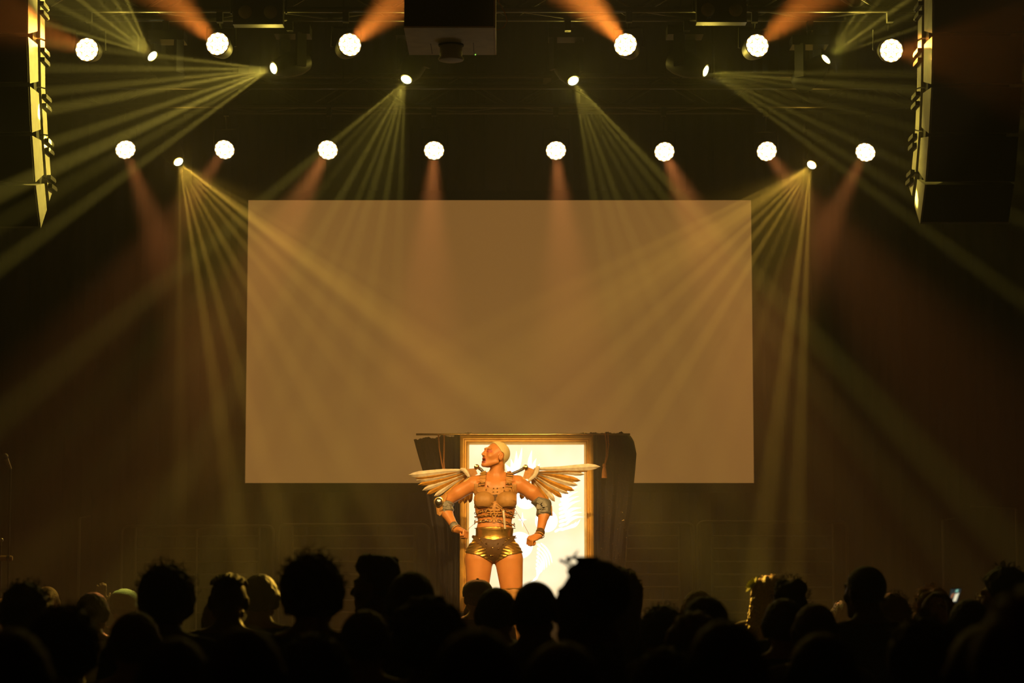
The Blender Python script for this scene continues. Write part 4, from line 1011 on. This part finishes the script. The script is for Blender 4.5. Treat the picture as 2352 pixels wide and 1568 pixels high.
def hair_solid(kind):
    def L_(p): return p - HB
    if kind == 'short':
        def f(p):
            q = L_(p); return np.maximum.reduce([HEAD(p) - .016 + bump(q, .003, 120), face_cut(q), -(q[:, 2] + .07), np.where(q[:, 2] < .01, .0 - q[:, 1], -1)])
    elif kind == 'cropped':
        def f(p):
            q = L_(p); return np.maximum.reduce([HEAD(p) - .007, face_cut(q), -(q[:, 2] + .06), np.where(q[:, 2] < .02, .015 - q[:, 1], -1)])
    elif kind == 'full':
        e1 = ell(HB + (0, .03, .045), (.108, .122, .115))
        def f(p):
            q = L_(p); return np.maximum.reduce([smin(HEAD(p) - .02, e1(p), .03) + bump(q, .006, 75), face_cut(q) - .01, -(q[:, 2] + .11)])
    elif kind == 'afro':
        e1 = ell(HB + (0, .03, .06), (.128, .132, .128))
        def f(p):
            q = L_(p); return np.maximum.reduce([e1(p) + bump(q, .012, 62), face_cut(q) - .015, -(q[:, 2] + .10)])
    elif kind == 'long':
        e1 = cone(HB + (0, .055, .02), HB + (0, .085, -.30), .10, .085); e2 = cone(HB + (.05, .03, -.06), HB + (.09, .05, -.28), .05, .04); e3 = cone(HB + (-.05, .03, -.06), HB + (-.09, .05, -.28), .05, .04)
        def f(p):
            q = L_(p); d = smin(smin(HEAD(p) - .020, e1(p), .03), np.minimum(e2(p), e3(p)), .03)
            w = .004*np.sin(q[:, 0]*150 + 2*np.sin(q[:, 2]*18)); return np.maximum(d + w, np.where(q[:, 2] > -.1, face_cut(q), -1))
    elif kind == 'bun':
        e1 = ell(HB + (0, .05, .135), (.052, .052, .048))
        def f(p):
            q = L_(p); d = np.maximum.reduce([HEAD(p) - .014, face_cut(q), -(q[:, 2] + .06), np.where(q[:, 2] < .0, .0 - q[:, 1], -1)]); return smin(d, e1(p) + bump(q, .005, 90), .012)
    elif kind == 'updo':
        e = [ell(HB + v, r) for v, r in (((.02, .07, .10), (.07, .06, .06)), ((-.03, .06, .13), (.05, .05, .05)), ((.04, .03, .14), (.04, .04, .04)))]
        def f(p):
            q = L_(p); d = np.maximum.reduce([HEAD(p) - .016, face_cut(q), -(q[:, 2] + .07), np.where(q[:, 2] < .0, .0 - q[:, 1], -1)])
            for x in e: d = smin(d, x(p), .02)
            return d + bump(q, .005, 85)
    elif kind == 'flattop':
        e0 = ell(HB + (0, .008, .085), (.080, .100, .092))
        def f(p):
            q = L_(p); bx = np.maximum(e0(p), q[:, 2] - .150 + .10*q[:, 1])
            bx = np.maximum(bx, face_cut(q) - .02)
            d = np.maximum.reduce([HEAD(p) - .006, face_cut(q), -(q[:, 2] + .05), np.where(q[:, 2] < .02, .015 - q[:, 1], -1)]); return smin(d, bx + bump(q, .008, 90), .02)
    elif kind == 'ponytail':
        e1 = cone(HB + (0, .10, .06), HB + (.0, .15, -.05), .030, .036); e2 = cone(HB + (0, .15, -.05), HB + (0, .13, -.22), .036, .012)
        def f(p):
            q = L_(p); d = np.maximum.reduce([HEAD(p) - .013, face_cut(q), -(q[:, 2] + .07), np.where(q[:, 2] < .0, .0 - q[:, 1], -1)]); return smin(d, np.minimum(e1(p), e2(p)) + bump(q, .004, 120), .01)
    return f
HAIR = {}
def hair_mesh(kind, m):
    if kind not in HAIR:
        HAIR[kind] = nets_mesh('hair', hair_solid(kind), HB + (-.17, -.16, -.42 if kind in ('long', 'ponytail') else -.15), HB + (.17, .23, .23), .0075, ['hair_black'])
    if m == 'hair_black': return HAIR[kind]
    k = (kind, m)
    if k not in HAIR: HAIR[k] = HAIR[kind].copy(); HAIR[k].materials[0] = MATS[m]
    return HAIR[k]
def part(name, me, root, parent=None):
    o = bpy.data.objects.new(name, me); COL.objects.link(o); o.parent = parent or root; WL[o.name] = Vector((0, 0, 0)); return o
def bm_me(name, bm, m, smooth=True):
    bmesh.ops.recalc_face_normals(bm, faces=bm.faces); me = bpy.data.meshes.new(name); bm.to_mesh(me); bm.free(); me.materials.append(MATS[m])
    if smooth: me.shade_smooth()
    return me
def strands(n, seed, r0, c0, m, L0=.05, zmin=-.02, curl=1.0):
    r = random.Random(seed); b = B()
    for i in range(n):
        th = r.uniform(0, 2*math.pi); z = r.uniform(zmin, 1); q = math.sqrt(max(0, 1-z*z)); d = Vector((q*math.cos(th), q*math.sin(th)*.6+.4*q, z)).normalized()
        p = Vector(HB) + Vector(c0) + Vector((d.x*r0[0], d.y*r0[1], d.z*r0[2]))*.97
        s = d.orthogonal().normalized(); s2 = d.cross(s); pts = []; a0 = r.uniform(0, 6); l = L0*r.uniform(.4, 1.1)
        for k in range(6):
            t = k/5; pts.append(p + d*l*t*(1-.35*t*curl) + (s*math.cos(a0+t*4*curl) + s2*math.sin(a0+t*4*curl))*.35*l*t*curl)
        add_tube(b, pts, [.0016]*5+[.0005], 3)
    return bm_me('loose_strands', b, m)
def cap_me(kind):
    if kind == 'cap':
        b = B(); add_lathe(b, Vector(HB) + Vector((0, .016, .02)), (0, 0, 1), [(.100, 0), (.104, .03), (.098, .065), (.078, .095), (.045, .112), (.004, .117)], 32); d = bm_me('cap_crown', b, 'cap_green')
        for v in d.vertices: v.co.y = (v.co.y - HB[1]-.016)*1.14 + HB[1]+.016
        b = B(); pts = []
        for a in np.linspace(-1.0, 1.0, 13): pts.append((.085*math.sin(a)*1.12, -.085*math.cos(a)*1.1 - .075*math.cos(a*1.5), 0))
        inner = [(.098*math.sin(a), -.105*math.cos(a), 0) for a in np.linspace(1.0, -1.0, 9)]
        add_prism(b, [Vector(HB) + Vector((0, .016, .026)) + Vector(p) for p in pts + inner], (0, 0, .006)); br = bm_me('brim', b, 'cap_green', False)
        b = B(); add_ball(b, Vector(HB) + Vector((0, .016, .139)), (.010, .010, .006)); bt = bm_me('button', b, 'cap_green')
        return d, br, bt
    b = B(); add_lathe(b, Vector(HB) + Vector((0, .018, .0)), (0, 0, 1), [(.096, 0), (.104, .004), (.106, .03), (.101, .036), (.106, .06), (.098, .10), (.07, .13), (.03, .145), (.004, .148)], 36); d = bm_me('beanie', b, 'beanie')
    for v in d.vertices: v.co.y = (v.co.y - HB[1]-.018)*1.14 + HB[1]+.018
    return (d,)
# px of head centre, py of head top, head width in photo pixels, hair, hair colour, yaw, skin, clothes, pose, label
HW = {'short': .185, 'cropped': .165, 'full': .23, 'afro': .262, 'long': .215, 'bun': .185, 'updo': .2, 'flattop': .185, 'ponytail': .18, 'cap': .2, 'beanie': .205, 'locs': .2}
TOPX = {'short': .016, 'cropped': .007, 'full': .045, 'afro': .075, 'long': .018, 'bun': .072, 'updo': .068, 'flattop': .042, 'ponytail': .013, 'cap': .03, 'beanie': .033, 'locs': .03}
G = 'audience members seen from behind'
DUP = 'person with short dark hair seen from behind deep in the crowd'
CROWD = [
 (60, 1335, 120, 'full', 'hair_black', 8, 'skin_a', 'cloth_black', 'stand', 'audience member with full black hair near the microphone stand'),
 (108, 1345, 60, 'ponytail', 'hair_fair', 20, 'skin_b', 'cloth_grey', 'stand', 'fair-haired audience member peeking out beside full black hair'),
 (8, 1372, 62, 'short', 'hair_fair', 0, 'skin_b', 'cloth_black', 'stand', 'fair short-haired audience member below the percussion bar'),
 (213, 1358, 76, 'short', 'hair_black', -10, 'skin_a', 'cloth_grey', 'stand', 'audience member with round dark head before the raised hand'),
 (286, 1350, 66, 'beanie', 'hair_black', 15, 'skin_b', 'cloth_green', 'raised', 'audience member in green knit beanie holding one hand up'),
 (383, 1293, 128, 'full', 'hair_black', 0, 'skin_c', 'cloth_black', 'stand', 'tall audience member with full curly hair between green beanie and braided head'),
 (525, 1308, 98, 'locs', 'hair_brown', 5, 'skin_c', 'cloth_black', 'stand', 'audience member with braids tied over the crown'),
 (597, 1316, 84, 'short', 'hair_black', 0, 'skin_a', 'cloth_grey', 'stand', 'audience member with short dark hair beside the braided head'),
 (508, 1368, 86, 'short', 'hair_auburn', -12, 'skin_a', 'cloth_black', 'stand', 'auburn-haired audience member standing below the braided head'),
 (718, 1268, 146, 'full', 'hair_brown', -6, 'skin_a', 'cloth_black', 'stand', 'very tall audience member with thick brown hair beside the flat-top head'),
 (873, 1268, 90, 'flattop', 'hair_black', 75, 'skin_c', 'cloth_black', 'stand', 'man with flat-top haircut turned sideways, in front of the black cloth'),
 (945, 1310, 106, 'short', 'hair_black', 10, 'skin_a', 'cloth_black', 'stand', 'audience member with round dark hair right beside the flat-top head'),
 (985, 1366, 172, 'afro', 'hair_black', 0, 'skin_c', 'cloth_grey', 'stand', 'audience member with wide afro in front of the green cap'),
 (1097, 1326, 66, 'cap', 'hair_brown', 180, 'skin_b', 'cloth_grey', 'stand', 'audience member in green baseball cap before the performer legs'),
 (1096, 1349, 60, 'bun', 'hair_brown', 0, 'skin_b', 'cloth_black', 'stand', 'audience member with brown bun just behind the green cap'),
 (1140, 1347, 92, 'short', 'hair_brown', 0, 'skin_b', 'cloth_black', 'stand', 'brown-haired audience member right next to the green cap'),
 (1229, 1332, 97, 'cropped', 'hair_black', 6, 'skin_c', 'cloth_grey', 'stand', 'audience member with smooth cropped round head before the light panel'),
 (1366, 1280, 132, 'short', 'hair_black', 82, 'skin_c', 'cloth_green', 'stand', 'man in profile with curls on top before the gold frame'),
 (1424, 1303, 100, 'long', 'hair_auburn', 0, 'skin_b', 'cloth_black', 'stand', 'audience member with long auburn hair behind the man in profile'),
 (1603, 1353, 76, 'short', 'hair_fair', -5, 'skin_b', 'cloth_grey', 'stand', 'fair-haired audience member before the barriers behind a dark head'),
 (1620, 1366, 112, 'short', 'hair_black', 10, 'skin_a', 'cloth_black', 'stand', 'dark-haired audience member directly before the fair head at the barriers'),
 (1520, 1388, 110, 'full', 'hair_black', 20, 'skin_a', 'cloth_black', 'stand', 'audience member with spiky dark hair beside the auburn long hair'),
 (1594, 1402, 132, 'long', 'hair_auburn', 0, 'skin_b', 'cloth_black', 'stand', 'audience member with long rust-coloured hair below the barriers'),
 (1668, 1420, 184, 'short', 'hair_black', 0, 'skin_a', 'cloth_black', 'stand', 'close audience member with large dark head near the flower'),
 (1768, 1320, 84, 'long', 'hair_fair', -8, 'skin_b', 'cloth_black', 'stand', 'audience member with long fair hair and a yellow flower'),
 (1815, 1326, 92, 'updo', 'hair_black', 0, 'skin_a', 'cloth_black', 'stand', 'audience member with piled-up black hair next to the yellow flower'),
 (1801, 1372, 98, 'short', 'hair_brown', 0, 'skin_a', 'cloth_black', 'stand', 'brown-haired audience member below the piled-up black hair'),
 (1872, 1384, 104, 'short', 'hair_auburn', -8, 'skin_b', 'cloth_rust', 'stand', 'audience member with reddish short hair below the tall cropped man'),
 (1990, 1297, 80, 'cropped', 'hair_black', 30, 'skin_c', 'cloth_black', 'stand', 'tall man with cropped hair standing clear of the heads around'),
 (1938, 1378, 74, 'long', 'hair_brown', 0, 'skin_b', 'cloth_grey', 'stand', 'audience member with long brown hair beside the tall cropped man'),
 (2046, 1360, 98, 'full', 'hair_black', 0, 'skin_a', 'cloth_black', 'stand', 'audience member with full dark hair between tall man and jewelled hair'),
 (2138, 1346, 86, 'updo', 'hair_fair', 0, 'skin_b', 'cloth_black', 'stand', 'audience member with jewelled fair hair and a hair clip'),
 (2226, 1374, 96, 'short', 'hair_black', 0, 'skin_a', 'cloth_black', 'phone', 'dark-haired audience member filming with a lit phone'),
 (2306, 1298, 104, 'full', 'hair_black', 62, 'skin_b', 'cloth_black', 'stand', 'audience member in glasses and pale face mask turned sideways'),
 (2120, 1412, 176, 'full', 'hair_brown', 0, 'skin_a', 'cloth_black', 'stand', 'close audience member with thick brown hair below the lit phone'),
 (2390, 1340, 300, 'long', 'hair_auburn', 0, 'skin_b', 'cloth_rust', 'stand', 'very close audience member with long auburn hair beneath the dim array'),
 (148, 1385, 170, 'full', 'hair_black', 0, 'skin_a', 'cloth_black', 'stand', 'close audience member with full black hair below the green beanie'),
 (310, 1402, 120, 'short', 'hair_auburn', 0, 'skin_b', 'cloth_rust', 'stand', 'auburn-haired audience member in rust top below the green beanie'),
 (560, 1436, 180, 'short', 'hair_black', 0, 'skin_a', 'cloth_black', 'stand', 'close dark-haired audience member below the braided head'),
 (838, 1398, 118, 'short', 'hair_brown', 0, 'skin_a', 'cloth_black', 'stand', 'brown-haired audience member below the flat-top head'),
 (1095, 1440, 190, 'short', 'hair_black', 0, 'skin_a', 'cloth_black', 'stand', 'close dark-haired audience member below the green cap'),
 (1290, 1470, 180, 'short', 'hair_black', 0, 'skin_c', 'cloth_black', 'stand', 'close dark-haired audience member below the smooth cropped head'),
 (1530, 1482, 190, 'full', 'hair_black', 0, 'skin_a', 'cloth_black', 'stand', 'close audience member with full black hair below the rust-coloured long hair'),
 (720, 1450, 190, 'full', 'hair_black', 0, 'skin_a', 'cloth_black', 'stand', 'close audience member with full black hair below the very tall brown-haired one'),
 (400, 1460, 180, 'short', 'hair_black', 0, 'skin_a', 'cloth_black', 'stand', 'close dark-haired audience member below the tall curly-haired one'),
 (1890, 1450, 170, 'short', 'hair_black', 0, 'skin_a', 'cloth_black', 'stand', 'close dark-haired audience member below the reddish short hair'),
 (20, 1440, 190, 'short', 'hair_black', 0, 'skin_a', 'cloth_black', 'stand', 'close dark-haired audience member below the microphone stand'),
 (2270, 1430, 190, 'short', 'hair_black', 0, 'skin_a', 'cloth_black', 'stand', 'close dark-haired audience member below the face mask wearer'),
]
# keep every head at its place in the picture while bodies stand clear of each other
PS = []
for c_ in CROWD:
    Y = min(15.7, F*HW[c_[3]]/c_[2]); PS.append([c_, Y, Y])
def wx(px, Y): return (px - W/2)*Y/F/_c
for it in range(400):
    moved = False
    for i in range(len(PS)):
        for j in range(i):
            a, b_ = PS[i], PS[j]
            if abs(wx(a[0][0], a[1]) - wx(b_[0][0], b_[1])) < .58 and abs(a[1]-b_[1]) < .40:
                s_ = .5*(.405 - abs(a[1]-b_[1])); lo_, hi_ = (a, b_) if (a[1], i) < (b_[1], j) else (b_, a)
                lo_[1] -= s_; hi_[1] += s_; moved = True
    for q in PS: q[1] = min(max(q[1], 3.6), 15.75)
    if not moved: break
PEOPLE = {}
for c_, Y, _ in PS:
    px, py, w_, hk, hc, yaw, sk, cm, pose, lb = c_
    tp = P(px, py, Y); h = 1.724 + TOPX[hk]; k = tp.z/h
    root = thing('person', lb, 'person', (tp.x, Y, 0), G); root.scale = (k, k, k); root.rotation_euler = (0, 0, math.pi + math.radians(yaw if yaw != 180 else 0))
    part('body', body_mesh(pose, sk, cm), root)
    if hk == 'cap':
        me3 = cap_me('cap'); cp = part('cap', me3[0], root); part('brim', me3[1], root, cp); part('button', me3[2], root, cp); part('hair', hair_mesh('cropped', hc), root)
    elif hk == 'beanie':
        part('beanie', cap_me('beanie')[0], root); part('hair', hair_mesh('cropped', hc), root)
    elif hk == 'locs':
        hr = part('hair', hair_mesh('cropped', hc), root); b = B(); r = random.Random(2)
        for i in range(22):
            x = -.08 + .16*i/21; y0 = r.uniform(-.06, -.02); y1 = r.uniform(.07, .14); pts = []
            for t in np.linspace(0, 1, 8): pts.append(Vector(HB) + Vector((x*(1-.3*t), y0 + (y1-y0)*t, .03 + .095*math.sqrt(max(0, 1-(x/.1)**2*.8)) * (1 - .25*(2*t-.9)**2) + r.uniform(0, .006))))
            add_tube(b, pts, .009, 6)
        part('braids', bm_me('braids', b, hc), root, hr)
    else:
        hr = part('hair', hair_mesh(hk, hc), root)
        if hk in ('full', 'afro', 'updo', 'long'):
            r0 = {'full': (.108, .122, .115), 'afro': (.128, .132, .128), 'updo': (.09, .10, .14), 'long': (.095, .11, .10)}[hk]
            o = part('loose_strands', strands(110, int(px), r0, (0, .03, .05 if hk != 'long' else .03), hc, .045 if hk != 'long' else .03), root, hr); o['kind'] = 'stuff'
    PEOPLE[int(px)] = root
# curls on the forehead of the man in profile
r = PEOPLE[1366]; b = B(); rr = random.Random(11)
for i in range(26):
    p0 = Vector(HB) + Vector((rr.uniform(-.045, .045), rr.uniform(-.055, .03), .112)); a0 = rr.uniform(0, 6); R0 = rr.uniform(.008, .018); pts = []
    for t in np.linspace(0, 1, 12): pts.append(p0 + Vector((R0*math.cos(a0+t*6)*.7, R0*math.sin(a0+t*6) - .02*t, .035*t + .01*math.sin(t*5))))
    add_tube(b, pts, [.003]*11+[.001], 4)
p0 = Vector(HB) + Vector((.0, -.055, .105)); add_tube(b, [p0 + Vector((0, -.03*math.sin(t*4.2), .045*t + .012*math.sin(t*7))) for t in np.linspace(0, 1, 12)], [.0035]*11+[.001], 5)
part('curls', bm_me('curls', b, 'hair_black'), r)
# yellow flower in the long fair hair
fl_p = P(1733, 1347, PEOPLE[1768].location.y - .02)
fl = thing('flower', 'yellow-green chrysanthemum pinned in the long fair hair', 'flower', fl_p)
d = Vector((-.78, -.12, .58)).normalized(); Rm = frame_from(d); b = B(); add_ball(b, fl_p, .022, seg=10); add_cyl(b, fl_p, fl_p - d*.075, .006, .004, 6); obj('flower_core', b, 'petal_core', fl, True)
_b = B(); add_prism(_b, [(-.002, 0, 0), (-.0075, .022, .004), (-.006, .040, .010), (0, .048, .014), (.006, .040, .010), (.0075, .022, .004), (.002, 0, 0)], (0, 0, .0012)); PET = bm_me('petal', _b, 'petal', False)
for ring, (n_, tilt, s_) in enumerate(((18, .15, 1.15), (15, .55, 1.0), (11, .95, .85), (6, 1.3, .6))):
    for i in range(n_):
        a = 2*math.pi*(i+.5*(ring % 2))/n_; M3 = Rm @ Matrix.Rotation(a, 3, 'Z') @ Matrix.Rotation(tilt, 3, 'X')
        o = link('petal', PET, None, fl, fl_p + M3 @ Vector((0, .006, 0)), M3.to_quaternion()); o.scale = (s_, s_, s_)
# long curly lock hanging below the flower
Yl = PEOPLE[1768].location.y - .06; l0, l1 = np.array(P(1742, 1362, Yl)), np.array(P(1734, 1446, Yl))
_lk = cone(l0, l1, .038, .052)
def lock_f(p): return _lk(p) + bump(p, .010, 95) + bump(p, .004, 230)
_root = PEOPLE[1768]; me = nets_mesh('curly_lock', lock_f, np.minimum(l0, l1)-.09, np.maximum(l0, l1)+.09, .005, ['hair_fair'])
_M = (Matrix.Translation(_root.location) @ _root.rotation_euler.to_matrix().to_4x4() @ Matrix.Diagonal((*_root.scale, 1))).inverted()
me.transform(_M); part('curly_lock', me, _root)
# lit phone
ph_root = PEOPLE[2226]; Yp = ph_root.location.y + .385
pp = [P(2184, 1353, Yp), P(2208, 1352, Yp), P(2198, 1383, Yp), P(2180, 1384, Yp)]
cx_ = sum((v for v in pp), Vector())/4
ph = thing('mobile_phone', 'mobile phone with lit screen filming the show', 'phone', cx_)
b = B(); add_prism(b, [v + (v-cx_)*.10 for v in pp], (0, .008, 0)); obj('case', b, 'fixture_black', ph)
mat('phone_dark', (.02, .02, .02), .2, emit=(.10, .13, .12), estr=.25); mat('phone_bright', (.02, .02, .02), .2, emit=(1, .9, .6), estr=.9); mat('phone_skin', (.02, .02, .02), .2, emit=(.9, .35, .15), estr=.35); mat('phone_mint', (.02, .02, .02), .2, emit=(.45, 1, .75), estr=.55)
b = B(); add_prism(b, [v + Vector((0, -.0015, 0)) for v in pp], (0, .001, 0)); scn = obj('screen', b, 'phone_dark', ph)
for pts, m_ in (([(2194, 1364), (2203, 1361), (2196, 1380), (2188, 1381)], 'phone_bright'), ([(2186, 1364), (2194, 1361), (2188, 1372), (2183, 1374)], 'phone_skin'), ([(2196, 1354), (2202, 1353), (2200, 1359), (2194, 1360)], 'phone_mint')):
    b = B(); add_prism(b, [P(x, y, Yp-.003) for x, y in pts], (0, .001, 0)); obj('screen_image', b, m_, scn)
# mask and glasses of the person turned sideways
r = PEOPLE[2306]; b = B(); Hv = Vector(HB)
add_ball(b, Hv + Vector((0, -.075, -.060)), (.046, .046, .044), seg=14); part('face_mask', bm_me('face_mask', b, 'mask_cloth'), r)
b = B()
for x in (-.033, .033): add_tube(b, [Hv + Vector((x + .022*math.cos(a), -.108, .012 + .018*math.sin(a))) for a in np.linspace(0, 2*math.pi, 14, endpoint=False)], .0022, 5, True)
for x in (-1, 1): add_tube(b, [Hv + Vector((.055*x, -.106, .016)), Hv + Vector((.084*x, -.05, .016)), Hv + Vector((.086*x, .02, .014))], .0022, 5)
add_tube(b, [Hv + Vector((-.011, -.108, .014)), Hv + Vector((.011, -.108, .014))], .0022, 5); part('glasses', bm_me('glasses', b, 'silver_metal'), r)
# hair clip and beads
r = PEOPLE[2138]; b = B(); rr = random.Random(5); add_box(b, Hv + Vector((.06, .06, .125)), (.07, .012, .022), Matrix.Rotation(.4, 3, 'Y')); part('hair_clip', bm_me('hair_clip', b, 'silver_metal', False), r)
b = B()
for i in range(40): add_ball(b, Hv + Vector((rr.uniform(-.075, .06), rr.uniform(.02, .11), .115 + rr.uniform(0, .045))), .004, seg=6)
o = part('hair_beads', bm_me('hair_beads', b, 'gold_metal'), r); o['kind'] = 'stuff'
